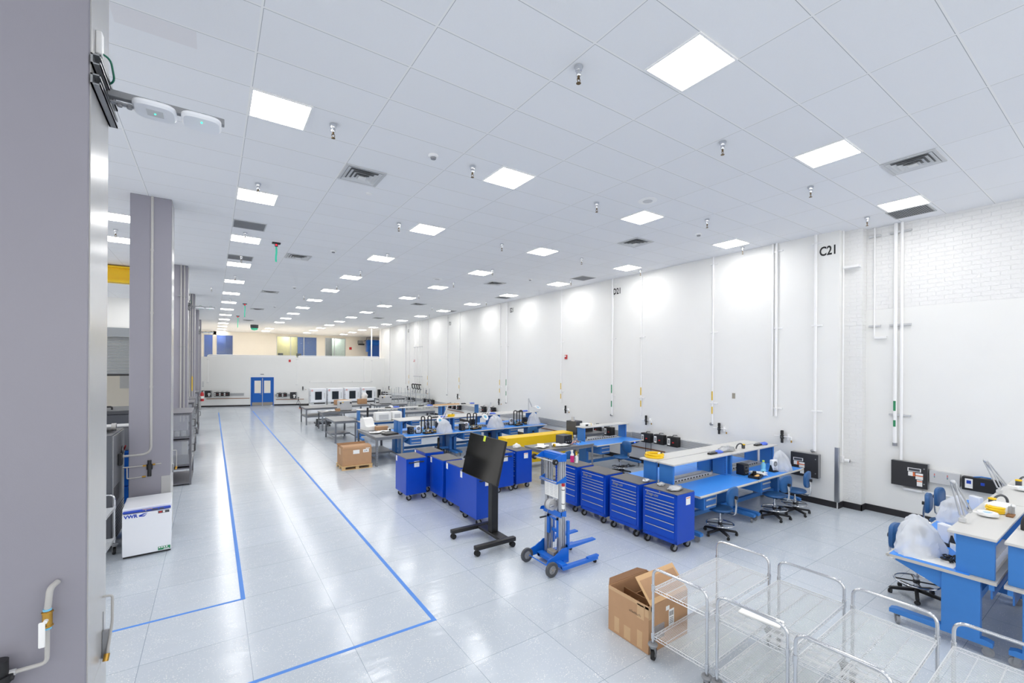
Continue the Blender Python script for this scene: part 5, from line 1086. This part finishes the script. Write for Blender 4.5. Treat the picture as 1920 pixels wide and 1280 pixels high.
# ---------------------------------------------------------------- bench top clutter
ZS, ZB = 1.2515, .8135
def bag(x, y, z, rx, ry, h, seed, l, topx=0., topy=0., flat=.5, rz=0, grp='clear plastic covers'):
    t = thing('plastic_cover', l, 'plastic bag', (x, y, z), rz, grp); b = B(); rr = random.Random(seed); bm = b.bm; pts = []
    for k in range(3): pts.append((topx+rr.uniform(-.3, .3)*rx, topy+rr.uniform(-.35, .35)*ry, h*rr.uniform(.93, 1)))
    for k in range(6): a = 2*PI*k/6+rr.uniform(-.3, .3); pts.append((topx*.6+.75*rx*math.cos(a)*rr.uniform(.75, 1.05), topy*.6+.78*ry*math.sin(a)*rr.uniform(.75, 1.05), h*rr.uniform(.45, .8)))
    for k in range(11): a = 2*PI*k/11+rr.uniform(-.2, .2); pts.append((rx*1.06*math.cos(a)*rr.uniform(.85, 1.1), ry*1.06*math.sin(a)*rr.uniform(.85, 1.1), .001))
    vs = [bm.verts.new(p) for p in pts]
    bmesh.ops.convex_hull(bm, input=vs)
    bmesh.ops.delete(bm, geom=[v for v in bm.verts if not v.link_faces], context='VERTS')
    bmesh.ops.delete(bm, geom=[f for f in bm.faces if max(v.co.z for v in f.verts) < .01], context='FACES_ONLY')
    bmesh.ops.subdivide_edges(bm, edges=bm.edges[:], cuts=3, use_grid_fill=True); bmesh.ops.triangulate(bm, faces=bm.faces[:])
    bmesh.ops.smooth_vert(bm, verts=[v for v in bm.verts if v.co.z > .01], factor=.5, use_axis_x=True, use_axis_y=True, use_axis_z=True)
    bmesh.ops.subdivide_edges(bm, edges=bm.edges[:], cuts=1, use_grid_fill=True)
    bm.normal_update()
    for v in bm.verts:
        if v.co.z > .004:
            q = v.co*9+Vector((seed, seed*.7, 0)); q.z *= .45
            f = 1-abs(noise.noise(q))*2.2; g_ = noise.noise(v.co*22+Vector((0, seed, 0)))
            v.co += v.normal*(.022*f+.008*g_)
    for f in bm.faces: f.smooth = True
    b.obj('film', 'bag', t, ang=32)
    s = thing('microscope', 'pale microscope under the '+l.split(' on ')[0].replace('clear plastic cover', 'clear cover'), 'microscope', (x+topx*.3, y+topy*.3, z+.002), rz+30, 'covered microscopes')
    B().box(-.11*rx/.25, .11*rx/.25, -.12*ry/.25, .12*ry/.25, 0, .035, .008).obj('base', 'ltgrey', s); B().cyl((0, .07*ry/.25, .03), (0, .07*ry/.25, h*.62), .018, 10).obj('pillar', 'grey', s); B().box(-.05, .05, -.06, .1*ry/.25, h*.5, h*.66, .015).cyl((0, -.03, h*.42), (0, -.03, h*.5), .03, 12).obj('head', 'dkgrey', s)
bag(10.08, 4.52, ZB, .23, .17, .42, 3, 'clear plastic cover at the wall end of the nearest bench', .04, .06)
bag(7.0, 1.58, ZB, .31, .2, .42, 5, 'large clear plastic cover nearest the camera on the right bench', .03, .06, rz=-20)
bag(8.75, 1.62, ZB, .26, .17, .38, 9, 'clear plastic cover farther along the right bench', .08, .02)
bag(6.33, 13.2, ZB, .3, .22, .43, 13, 'clear plastic cover over the bench joint, nearest the aisle on the second island', .02, .05)
bag(8.35, 13.25, ZB, .31, .24, .45, 17, 'clear plastic cover in the middle of the second island', .02, .05)
bag(10.08, 13.3, ZB, .27, .22, .45, 21, 'clear plastic cover at the wall end of the second island', .0, .05)
def lamp(base, j1, j2, hd, l, hr=.085, tilt=(.3, .2), grp='magnifier bench lamps'):
    t = thing('bench_lamp', l, 'lamp', base, 0, grp); v = lambda p: Vector(p)-Vector(base)
    B().box(-.03, .03, -.03, .03, 0, .05, .006).cyl((0, 0, .05), (0, 0, .08), .016, 10).obj('clamp', 'ltgrey', t)
    a, c, d = v(j1), v(j2), v(hd)
    o = Vector((.0, .018, 0))
    B().tube([Vector((0, 0, .07))+o, a+o], .009, 6).tube([Vector((0, 0, .07))-o, a-o], .009, 6).obj('lower_arm', 'alu', t)
    B().tube([a+o, c+o], .009, 6).tube([a-o, c-o], .009, 6).sph(a, .026).sph(c, .022).obj('upper_arm', 'alu', t)
    dr = (d-c).normalized()
    b = B().tube([c, d-dr*hr], .009, 6); m = Matrix.Translation(d) @ Euler((tilt[0], tilt[1], 0)).to_matrix().to_4x4(); v0 = len(b.bm.verts)
    b.lathe([(hr*.62, -.012), (hr*1.3, -.016), (hr*1.35, .0), (hr*1.25, .02), (hr*.62, .018), (hr*.62, -.012)], seg=26).m(1).cyl((0, 0, -.002), (0, 0, .004), hr*.62, 20).T(m, v0); b.obj('lamp_head', ['whitepaint', 'bluewipe'], t)
lamp((7.08, 1.25, ZS), (7.03, 1.32, 1.7), (7.3, 1.23, 1.34), (7.6, 1.13, 1.285), 'folded grey lamp at the near corner of the right bench shelf', .07, (0, 0))
lamp((9.16, 1.25, ZS), (9.12, 1.38, 1.69), (9.4, 1.23, 1.34), (9.6, 1.08, 1.29), 'folded grey lamp farther back on the right bench shelf', .07, (0, 0))
lamp((6.55, 13.6, ZS), (6.62, 13.6, 1.62), (6.4, 13.45, 1.32), (6.2, 13.3, 1.2), 'white lamp with tall arm over the second island, nearest the aisle', .09, (1.2, .4))
lamp((8.25, 13.6, ZS), (8.36, 13.62, 1.66), (8.15, 13.5, 1.38), (7.98, 13.38, 1.2), 'white round-headed lamp hanging at the middle of the second island', .1, (.9, .3))
lamp((10.05, 13.6, ZS), (10.06, 13.62, 1.74), (10.2, 13.6, 1.45), (10.45, 13.55, 1.4), 'grey lamp with ring head at the wall end of the second island', .1, (.5, .2))
# ionizers
def make_ion():
    t = thing('ionizer', '', 'ionizer', (0, 0, 0), 0, 'white fan ionizers')
    B().box(-.075, .075, -.04, .04, .03, .25, .012).obj('housing', 'whitegoods', t)
    b = B().cyl((0, -.0425, .165), (0, -.04, .165), .056, 20).m(1)
    for k in range(3): b.ring((0, -.044, .165), .018+k*.017, .002, 20, 4, 'y')
    for k in range(4): a = PI*k/4; b.tube([(.055*math.cos(a), -.044, .165+.055*math.sin(a)), (-.055*math.cos(a), -.044, .165-.055*math.sin(a))], .0018, 4)
    b.obj('fan_grille', ['dkgrey', 'ltgrey'], t); b = B()
    for k in range(4): b.box(-.05, .05, -.0415, -.04, .05+k*.013, .056+k*.013)
    b.obj('vent_slots', 'grey', t); B().prism([(-.06, 0), (.06, 0), (.05, .02), (.02, .14), (.0, .14), (-.05, .02)], 'x', -.082, -.075).prism([(-.06, 0), (.06, 0), (.05, .02), (.02, .14), (.0, .14), (-.05, .02)], 'x', .075, .082).box(-.08, .08, -.06, .06, 0, .015).obj('stand', 'black', t); return t
io = make_ion()
for x, y, rz, l in ((9.78, 4.55, -10, 'white fan ionizer on the nearest bench beside the plastic cover'), (5.5, 13.42, -8, 'white fan ionizer nearest the aisle on the second island'), (7.25, 13.45, -8, 'white fan ionizer in the middle of the second island'), (9.2, 13.55, -8, 'white fan ionizer at the wall side of the second island'), (7.55, 1.48, 60, 'white fan ionizer behind the large plastic cover on the right bench'), (9.6, 1.55, 60, 'white fan ionizer seen above the right bench shelf'), (6.15, 14.2, 10, 'grey ionizer on the far side of the second island')): dup(io, (x, y, ZB), rz, l)
kill(io)
def make_station():
    t = thing('soldering_station', '', 'soldering station', (0, 0, 0), 0, 'black soldering stations')
    B().box(-.08, .08, -.09, .09, 0, .22, .008).obj('housing', 'black', t); b = B().box(-.06, .06, -.092, -.09, .11, .19).m(1).box(-.05, .02, -.094, -.092, .13, .17); b.obj('display', ['dkgrey', 'windowdk'], t)
    for x in (-.03, .03): B().cyl((x, -.1, .05), (x, -.09, .05), .012, 10).obj('knob', 'grey', t)
    return t
st = make_station()
for x, y, rz, l in ((8.98, 4.78, -5, 'black soldering station on the nearest bench'), (5.27, 13.5, 0, 'black soldering station nearest the aisle on the second island'), (7.02, 13.3, 0, 'black soldering station in the middle of the second island'), (6.62, 14.35, 0, 'black soldering unit on the far side of the second island'), (7.95, 14.25, 0, 'black box on the far side of the second island past the hoses'), (9.95, 13.72, 0, 'black soldering station at the wall end of the second island')): dup(st, (x, y, ZB), rz, l)
kill(st)
def make_tray():
    t = thing('solder_tray', '', 'tray', (0, 0, 0), 0, 'black soldering tip trays')
    b = B().box(-.15, .15, -.1, .1, 0, .015, .004)
    for s in (-1, 1): b.box(s*.15-.012 if s > 0 else -.15, .15 if s > 0 else -.138, -.1, .1, .015, .05); b.box(-.15, .15, s*.1-.012 if s > 0 else -.1, .1 if s > 0 else -.088, .015, .05)
    b.obj('tray', 'black', t); b = B()
    for k in range(3): b.sph((-.07+k*.07, -.02, .03), .035, 1, 1, .6, 10)
    b.obj('brass_wool', 'amber', t); B().cyl((.1, .05, .015), (.1, .05, .1), .035, 14).obj('iron_holder', 'black', t); return t
tr = make_tray()
for x, y, rz, l in ((8.95, 4.5, 12, 'black soldering tray with amber wool on the nearest bench'), (5.75, 13.22, 5, 'black soldering tray nearest the aisle on the second island'), (7.5, 13.25, 5, 'black soldering tray in the middle of the second island'), (9.35, 13.3, 5, 'black soldering tray at the wall side of the second island')): dup(tr, (x, y, ZB), rz, l)
kill(tr)
def bottle(x, y, z, l, body, cap, h=.14, r=.03, spray=False, name='pump_bottle', grp=None):
    t = thing(name, l, 'bottle', (x, y, z), 0, grp)
    if isinstance(body, tuple):
        B().lathe([(0, 0), (r, 0), (r, h*.62), (r*.98, h*.7)], seg=16).obj('body', body[0], t); B().lathe([(r*.98, h*.7), (r*.8, h*.85), (r*.35, h), (0, h)], seg=16).obj('shoulder', body[1], t)
    else: B().lathe([(0, 0), (r, 0), (r, h*.75), (r*.4, h*.95), (r*.4, h), (0, h)], seg=16).obj('body', body, t)
    if spray: B().cyl((0, 0, h), (0, 0, h+.03), r*.4, 10).box(-.045, .02, -.012, .012, h+.03, h+.055, .004).box(-.03, -.022, -.006, .006, h, h+.03).obj('sprayer', cap, t)
    else: B().cyl((0, 0, h), (0, 0, h+.03), r*.5, 10).obj('cap', cap, t)
    return t
bottle(6.42, 7.1, .944, 'pink spray bottle with white head on the tool cabinet', ('pink', 'paper'), 'paper', .2, .042, True, 'spray_bottle')
t = bottle(6.45, 7.0, .944, 'white bottle with yellow cap beside the pink spray bottle', 'paper', 'yellow', .16, .037)
b = B().ring((0, 0, .215), .022, .006, 16, 6, 'x'); b.obj('cap_loop', 'yellow', t); b = B()
for k in range(4): b.box(-.0385, -.036, -.015, .015, .03+k*.025, .042+k*.025)
b.obj('printed_label', 'ink', t)
for i, (x, y) in enumerate(((5.72, 13.5), (7.42, 13.5), (9.45, 13.62))):
    bottle(x, y, ZB, ['blue tinted bottle', 'blue tinted bottle', 'blue tinted bottle'][i]+' on the second island, %s from the aisle' % ORD[i], 'bluewipe', 'yellow', .13, .03, grp='small blue bottles')
    bottle(x+.13, y-.05, ZB, 'yellow capped dispenser on the second island, %s from the aisle' % ORD[i], 'paper', 'yellow', .1, .03, grp='yellow capped dispensers')
    t = thing('solder_tin', 'small black tin with yellow rim on the second island, %s from the aisle' % ORD[i], 'tin', (x+.27, y-.27, ZB), 0, 'small tins'); B().cyl((0, 0, 0), (0, 0, .08), .05, 16).obj('tin', 'dkgrey', t); B().ring((0, 0, .08), .05, .006, 18, 6).obj('rim', 'yellow', t)
bottle(9.62, 4.68, ZB, 'blue wipes bottle with yellow green top beside the white ionizer', 'bluewipe', 'lime', .2, .045)
t = thing('blue_wrap', 'light blue wrapped tool on the nearest bench left of the ionizer', 'tool', (9.5, 4.62, ZB)); B().sph((0, 0, .04), .06, 1.3, .8, .65).obj('wrap', 'bluewipe', t); B().tube([(0, 0, .05), (-.12, -.05, .01)], .014, 6).obj('handle', 'black', t)
def papers(x, y, z, n, l, sp=.2, seed=1, m='paper'):
    t = thing('paper_pile', l, 'papers', (x, y, z)); rr = random.Random(seed); b = B()
    for k in range(n):
        v0 = len(b.bm.verts); w_, h_ = rr.uniform(.1, .16), rr.uniform(.08, .13); c0 = rr.uniform(.004, .02)
        for i in range(4):
            xa, xb = -w_+2*w_*i/4, -w_+2*w_*(i+1)/4; za, zb = c0*math.sin(i*1.3+k), c0*math.sin((i+1)*1.3+k); b.quad((xa, -h_, za+.02+k*.004), (xb, -h_, zb+.02+k*.004), (xb, h_, zb+.02+k*.004), (xa, h_, za+.02+k*.004))
        b.T(Matrix.Translation((rr.uniform(-sp, sp), rr.uniform(-sp, sp)*.6, 0)) @ Matrix.Rotation(rr.uniform(0, 3), 4, 'Z'), v0)
    b.obj('sheets', m, t)
papers(9.3, 4.6, ZB-.002, 4, 'white papers on the nearest bench beside the soldering tray', .1, 4); papers(7.2, 9.2, .872, 5, 'white papers and wipes on the grey table by the yellow beam', .15, 6); papers(7.75, 9.02, .872, 5, 'crumpled white packets at the front of the grey table', .15, 7); papers(4.35, 13.9, .872, 7, 'white packets scattered on the grey aisle table', .22, 8); papers(4.6, 21.8, .842, 6, 'white packets on the nearer rear table left of the small oven', .2, 10)
def blob(name, x, y, z, s, m, l, cat, seed, flat=.6):
    t = thing(name, l, cat, (x, y, z)); b = B().sph((0, 0, 0), 1, seg=22)
    for v in b.bm.verts: v.co = v.co*(1+.3*noise.noise(v.co*1.7+Vector((seed, 0, 0)))+.16*noise.noise(v.co*4+Vector((0, seed, 0)))); v.co = Vector((v.co.x*s[0], v.co.y*s[1], max(0, v.co.z*s[2]+s[2]*flat)))
    b.obj('body', m, t, ang=60); return t
blob('crumpled_bag', 6.34, 9.08, .944, (.1, .08, .07), 'paper', 'crumpled white bag on the tool cabinet by the grey table', 'bag', 1)
blob('foil_bag', 6.43, 5.15, .944, (.075, .055, .04), 'silverbag', 'small clear bag on the second drawer cabinet', 'bag', 2); blob('foil_bag', 6.45, 4.85, .944, (.09, .05, .035), 'silverbag', 'small foil bag at the back of the nearest cabinet top', 'bag', 3); blob('foil_bag', 6.42, 4.55, .944, (.15, .1, .045), 'silverbag', 'larger foil bag at the front of the nearest cabinet top', 'bag', 4)
blob('foil_bag', 8.9, 5.08, ZS, (.24, .11, .06), 'silverbag', 'large silver foil bag on the nearest island shelf', 'bag', 5)
for i, (x, y, z, l) in enumerate(((8.56, 5.06, ZS, 'blue gloves on the nearest island shelf left of the foil bag'), (10.36, 5.04, ZS, 'blue gloves at the wall end of the nearest island shelf'), (6.5, 13.66, ZS, 'blue gloves beside the yellow bundle on the second island shelf'), (8.45, 13.66, ZS, 'blue gloves behind the round lamp on the second island shelf'), (10.0, 13.75, ZS, 'blue gloves at the wall end of the second island shelf'), (6.35, 17.88, ZS, 'blue gloves at the aisle end of the third row shelf'), (7.85, 17.88, ZS, 'blue gloves beside the long board on the third row shelf'), (9.95, 17.88, ZS, 'blue gloves at the wall end of the third row shelf'))): blob('glove_pair', x, y, z, (.13, .07, .035), 'glove', l, 'gloves', 10+i)
def clampbar(x, y, z, l, rz=0):
    t = thing('wrist_strap_box', l, 'tool', (x, y, z), rz, 'black bench tools'); B().box(-.12, .12, -.04, .04, 0, .035, .006).obj('base', 'black', t); b = B()
    for k in range(4): b.cyl((-.08+k*.05, 0, .035), (-.08+k*.05, 0, .06), .018, 10)
    b.obj('clip_row', 'silverbag', t)
for x, y, l in ((8.34, 5.05, 'black bar with silver clips beside blue gloves on the nearest island shelf'), (10.13, 5.05, 'black bar with silver clips at the wall end of the nearest island shelf')): clampbar(x, y, ZS, l)
for i, (x, y) in enumerate(((6.0, 17.88), (7.45, 17.88), (9.5, 17.88), (6.2, 13.66), (8.15, 13.66), (9.7, 13.7))): clampbar(x, y, ZS, ['black tool at the aisle end of the third row shelf', 'black tool left of the gloves in the middle of the third row shelf', 'black tool near the wall end of the third row shelf', 'black tool on the second island shelf nearest the aisle', 'black tool at the middle of the second island shelf', 'black tool near the wall end of the second island shelf'][i])
def strap(x, y, z, l, rz=0):
    t = thing('headset', l, 'headset', (x, y, z), rz, 'curved headbands'); pts = [(.14*math.cos(a), 0, .02+.1*math.sin(a)) for a in [PI*k/10 for k in range(11)]]
    B().tube(pts, .014, 6).obj('band', 'dkgrey', t); B().box(.12, .17, -.03, .03, 0, .09, .008).obj('clip_box', 'dkgrey', t); B().box(.115, .175, -.032, .032, .075, .1, .006).obj('yellow_tip', 'yellow', t)
strap(9.33, 5.03, ZS, 'dark curved headband with yellow clip on the nearest island shelf'); strap(8.4, 1.14, ZS, 'dark curved headband behind the yellow cord at the right', 160); strap(10.1, 1.14, ZS, 'dark curved headband farthest along the right bench shelf', 170)
def coil(x, y, z, l, R_=.16, n=5, sq=1., sleeve=False, rz=0):
    t = thing('extension_cord', l, 'cord', (x, y, z), rz, 'yellow cords'); b = B(); rr = random.Random(3)
    for k in range(n*2): b.ring((rr.uniform(-.015, .015), rr.uniform(-.012, .012), .012+.02*(k//2)), R_-.028*(k % 2)-rr.uniform(0, .01), .011, 30, 6, 'z', sq)
    b.obj('cord_coil', 'yelcord', t)
    if sleeve: B().box(-.2, .07, -.1, .1, .0, n*.021+.006, .015, 2).m(1).box(-.15, -.05, -.102, -.1, .02, .07).obj('paper_sleeve', ['paper', 'ink'], t)
    else: B().cyl((-.05, -R_*sq+.05, n*.02+.02), (.0, -R_*sq+.05, n*.02+.02), .015, 8).m(1).cyl((.0, -R_*sq+.05, n*.02+.02), (.06, -R_*sq+.05, n*.02+.02), .012, 8).obj('plug', ['paper', 'dkgrey'], t)
coil(7.1, 5.49, ZS, 'coiled yellow cord on the near end of the nearest island shelf', .17, 4); coil(7.95, 1.1, ZS, 'yellow cord in white paper sleeve on the right bench shelf', .15, 4, .6, True, 170); coil(9.1, 9.43, ZS, 'yellow cord in white sleeve on the solitary bench shelf', .15, 4, .6, True, 0)
coil(6.8, 13.68, ZS, 'yellow cord bundle on the second island shelf', .13, 4, .55, False, 0)
t = thing('parts_holder', 'small brown and silver holder at the edge of the right bench shelf', 'tool', (7.85, .98, ZS)); B().box(-.08, .08, -.03, .03, 0, .02, .004).obj('base', 'carddk', t); B().box(.05, .09, -.025, .025, .02, .1).tube([(.03, 0, .02), (.03, 0, .12), (.05, 0, .13)], .006, 6).obj('posts', 'silverbag', t)
# hoses of the fume extractors
def hose(x, y, z0, ztop, l, dx=.12, dy=-.1, r=.019):
    t = thing('extractor_hose', l, 'hose', (x, y, z0), 0, 'black extractor hoses'); h = ztop-z0
    b = B(); pts = fil([(0, .02, 0.002), (0, .02, h), (dx, dy, h), (dx, dy, h*.35)], .09, 8); b.tube(pts, r, 10)
    b.obj('hose', 'black', t); B().lathe([(r*.9, 0), (r*1.6, -.06), (r*1.6, -.075), (0, -.07)], (dx, dy, h*.36), 14).obj('nozzle', 'black', t)
for x, y, l in ((5.62, 13.44, 'first'), (5.85, 13.44, 'second'), (7.32, 13.46, 'third'), (7.56, 13.46, 'fourth'), (9.25, 13.42, 'fifth'), (9.5, 13.42, 'sixth')): hose(x, y, ZB, 1.35, 'black arched extractor hose over the second island, %s from the aisle' % l, .08, -.06)
for i, (x, y) in enumerate(((7.3, .79), (7.5, .74))):
    t = thing('extractor_hose', ['thick black hose at the right edge, front one', 'thick black hose at the right edge, rear one'][i], 'hose', (x, y, ZB), 0, 'black extractor hoses')
    B().tube(fil([(0, .0, .01), (0, .02, .56), (.22, -.03, .6), (.26, -.06, .3)], .12, 8), .035, 10).obj('hose', 'black', t); B().lathe([(.03, 0), (.06, -.08), (.06, -.1), (0, -.1)], (.26, -.06, .31), 14).obj('nozzle', 'black', t)
for i, (x, y) in enumerate(((5.95, 13.3), (7.95, 13.35))):
    t = thing('fume_extractor', ['black fume extractor on the floor under the second island, aisle end', 'black fume extractor on the floor under the second island, middle'][i], 'extractor', (x, y, 0), 0, 'black fume extractors'); B().box(-.28, .28, -.2, .2, .04, .3, .06, 3).obj('housing', 'black', t); B().tube(fil([(.2, 0, .3), (.2, 0, .5), (.25, .1, .6)], .1), .04, 8).obj('hose', 'black', t); b = B()
    for sx in (-.2, .2): b.cyl((sx, -.17, .03), (sx, -.13, .03), .03, 10).cyl((sx, .13, .03), (sx, .17, .03), .03, 10)
    b.obj('wheel', 'rubber', t)
# grey table by the beam
t = thing('power_supply', 'black power supply box on the grey table before the yellow beam', 'power supply', (8.05, 9.25, .872), 8)
B().box(-.17, .17, -.15, .15, .01, .24, .006).obj('housing', 'dkgrey', t); b = B().box(-.16, .16, -.158, -.15, .015, .235).m(1).box(-.13, -.05, -.16, -.158, .16, .2).box(-.02, .05, -.16, -.158, .16, .2); b.obj('front_panel', ['black', 'windowdk'], t)
for k in range(3): B().cyl((-.1+k*.09, -.18, .07), (-.1+k*.09, -.158, .07), .016, 12).obj('knob', 'silverbag', t)
t = thing('tape_measure', 'yellow and black tape measure on the grey table edge', 'tape measure', (7.5, 9.0, .872)); B().cyl((-.02, 0, .04), (.02, 0, .04), .04, 16).obj('case', 'yellow', t); B().cyl((-.023, 0, .04), (.023, 0, .04), .022, 12).obj('hub', 'black', t)
t = thing('loose_wires', 'tangle of orange and white wires on the grey table', 'wires', (8.3, 9.05, .872)); b = B(); rr = random.Random(5)
for k in range(7): b.m(k % 2).tube(fil([(-.2+.05*k, -.1+rr.uniform(0, .1), .008), (-.1+rr.uniform(0, .2), .0, .06+rr.uniform(0, .05)), (.0+rr.uniform(-.1, .2), .1, .03), (.2, rr.uniform(0, .2), .01)], .06), .006, 5)
b.obj('wire', ['orangecable', 'paper'], t)
t = thing('small_fixture', 'small silver test fixture on the blue mat of the grey table', 'fixture', (8.45, 9.2, .877)); B().box(-.12, .12, -.09, .09, 0, .02, .003).obj('base', 'dkgrey', t); B().cyl((-.04, 0, .02), (-.04, 0, .14), .03, 12).sph((-.04, 0, .16), .045).obj('lens_head', 'silverbag', t)
tag(B().box(8.2, 8.72, 8.8, 9.3, .8705, .8725).obj('desk_mat', 'esdmat'), 'blue mat on the right end of the grey table', 'mat')
t = thing('desktop_tower', 'black case standing behind the grey table beside the bench riser', 'computer', (9.62, 10.55, .842), 10); B().box(-.16, .16, -.2, .2, 0, .42, .006).obj('case', 'dkgrey', t); B().box(-.14, .14, -.204, -.2, .03, .1).obj('ports', 'black', t); B().box(-.16, -.1, -.1, .0, .42, .56).obj('top_unit', 'ltgrey', t)
t = thing('black_box', 'black box on the steel table behind the solitary bench', 'box', (10.3, 10.75, .842)); B().box(-.2, .2, -.15, .15, 0, .22, .006).obj('case', 'black', t); B().box(-.22, .22, -.17, .17, .22, .25, .01).obj('papers_on_top', 'paper', t)
# aisle grey table
t = thing('printer', 'white covered machine at the back of the grey aisle table', 'machine', (4.28, 14.75, .872), 15)
b = B().prism([(-.25, 0), (.2, 0), (.2, .36), (.1, .4), (-.02, .36), (-.12, .14), (-.25, .12)], 'x', -.17, .17); b.obj('cover', 'paper', t)
t = thing('carton', 'flat brown carton on the grey aisle table', 'carton', (4.62, 14.4, .872)); B().box(-.19, .19, -.12, .12, 0, .13, .003).obj('carton_body', 'card', t)
t = thing('laptop', 'closed black case on the near end of the grey aisle table', 'laptop', (4.55, 13.35, .872), 12); B().box(-.22, .22, -.15, .15, 0, .02, .006).box(-.21, .21, -.14, .14, .02, .045, .006).obj('case', 'black', t)
t = thing('camera', 'small white camera standing at the grey aisle table end by the island', 'camera', (4.78, 14.1, .872)); B().box(-.05, .05, -.04, .04, 0, .09, .01).obj('body', 'paper', t); B().cyl((0, -.06, .045), (0, -.04, .045), .03, 12).obj('lens', 'black', t)
t = thing('stand_pole', 'black vertical stand pole on the pale third row bench', 'stand', (5.0, 17.3, .812)); B().box(-.03, .03, -.03, .03, 0, .55).obj('pole', 'black', t); B().box(-.1, .1, -.1, .1, -.0, .02).obj('base', 'black', t)
for i, (x, w_) in enumerate(((5.6, .32), (6.15, .2))):
    t = thing('covered_machine', ['white machine on the pale third row bench beside the pole', 'second white machine on the pale third row bench'][i], 'machine', (x, 17.35, .812)); B().box(-w_, w_, -.18, .18, 0, .34, .04, 2).obj('body', 'paper', t); B().box(-w_*.6, w_*.6, -.182, -.18, .05, .25).obj('front_panel', 'ltgrey', t)
t = thing('long_board', 'long brown board lying on the third row shelf', 'board', (8.65, 17.87, ZS)); B().box(-.62, .62, -.06, .06, 0, .05, .003).obj('board', 'cardlt', t)
t = thing('white_cup', 'pale dome item at the aisle end of the third row shelf', 'box', (6.15, 17.98, ZS)); B().sph((0, 0, 0.02), .09, 1.2, .6, .8).obj('dome', 'paper', t)
t = thing('open_carton', 'opened brown carton on the rear table in front of the ovens', 'carton', (5.9, 25.4, .842), 20); B().box(-.3, .3, -.25, .25, 0, .25, .003).obj('carton_body', 'card', t); b = B().box(-.35, .35, -.5, -.25, .24, .246); b.T(Matrix.Rotation(-.35, 4, 'X')).obj('flap', 'cardlt', t) if False else b.obj('flap', 'cardlt', t)
t = thing('open_carton', 'small opened brown carton with paper by the third oven', 'carton', (7.0, 25.3, .842), -10); B().box(-.25, .25, -.2, .2, 0, .26, .003).obj('carton_body', 'card', t); blob('packing_paper', 7.15, 25.4, 1.104, (.16, .12, .22), 'paper', 'white packing paper sticking out of the small opened carton', 'paper', 30)
t = thing('carton', 'small brown carton beside the small oven on the rear table', 'carton', (4.88, 21.7, .842)); B().box(-.1, .1, -.08, .08, 0, .12, .003).obj('carton_body', 'card', t)
# cart packet, bench A bits
t = thing('white_packet', 'folded white packet lying on the second wire cart', 'packet', (4.08, 2.0, .7525), 8); b = B().box(-.07, .07, -.17, .17, 0, .02, .009, 2); b.obj('packet', 'paper', t)
tag(B().box(6.7, 6.95, 1.25, 1.72, ZB, ZB+.002).obj('paper_sheet', 'paper'), 'white sheet beneath the large plastic cover on the right bench', 'paper')
t = thing('desk_phone', 'white desk phone under the near end of the right bench shelf', 'phone', (7.45, 1.3, ZB), 30); B().prism([(-.1, 0), (.1, 0), (.1, .06), (-.1, .02)], 'x', -.08, .08).obj('base', 'paper', t); B().box(-.09, -.05, -.09, .09, .045, .08, .01).obj('handset', 'paper', t)
t = thing('cable_tangle', 'black cable tangle on the right bench mat beside the riser', 'cable', (7.0, 1.32, ZB)); b = B(); rr = random.Random(9)
for k in range(6): b.tube(fil([(rr.uniform(-.15, .15), rr.uniform(-.08, .08), .01), (rr.uniform(-.2, .2), rr.uniform(-.08, .1), .03), (rr.uniform(-.2, .2), rr.uniform(-.08, .08), .04), (rr.uniform(-.2, .2), rr.uniform(-.08, .08), .01)], .05), .007, 5)
b.obj('cable', 'black', t)
t = thing('power_strip', 'black power strip dangling below the right edge bench', 'power strip', (6.95, .7, .12), 25); B().box(-.14, .14, -.03, .03, 0, .035, .006).obj('strip', 'black', t); B().tube([(.1, 0, .03), (.12, 0, .3), (.1, .05, .64)], .007, 5).obj('cord', 'black', t)
B_ = thing('cable_tangle', 'black cables on the floor beneath the solitary empty bench', 'cable', (10.2, 9.0, 0)); b = B(); rr = random.Random(12)
for k in range(4): b.tube(fil([(-.4+rr.uniform(0, .1), rr.uniform(-.2, .2), .012), (-.1, rr.uniform(-.2, .2), .03), (.2, rr.uniform(-.2, .2), .012), (.4, rr.uniform(-.1, .3), .012)], .1), .01, 5)
b.obj('cable', 'black', B_)
t = thing('indicator_lamp', 'small glowing blue lamp under the solitary bench edge', 'lamp', (10.45, 8.8, .75)); B().sph((0, 0, 0), .02, seg=10).obj('bulb', 'ledblue', t); B().box(-.03, .03, -.01, .03, .01, .025).obj('mount', 'black', t)
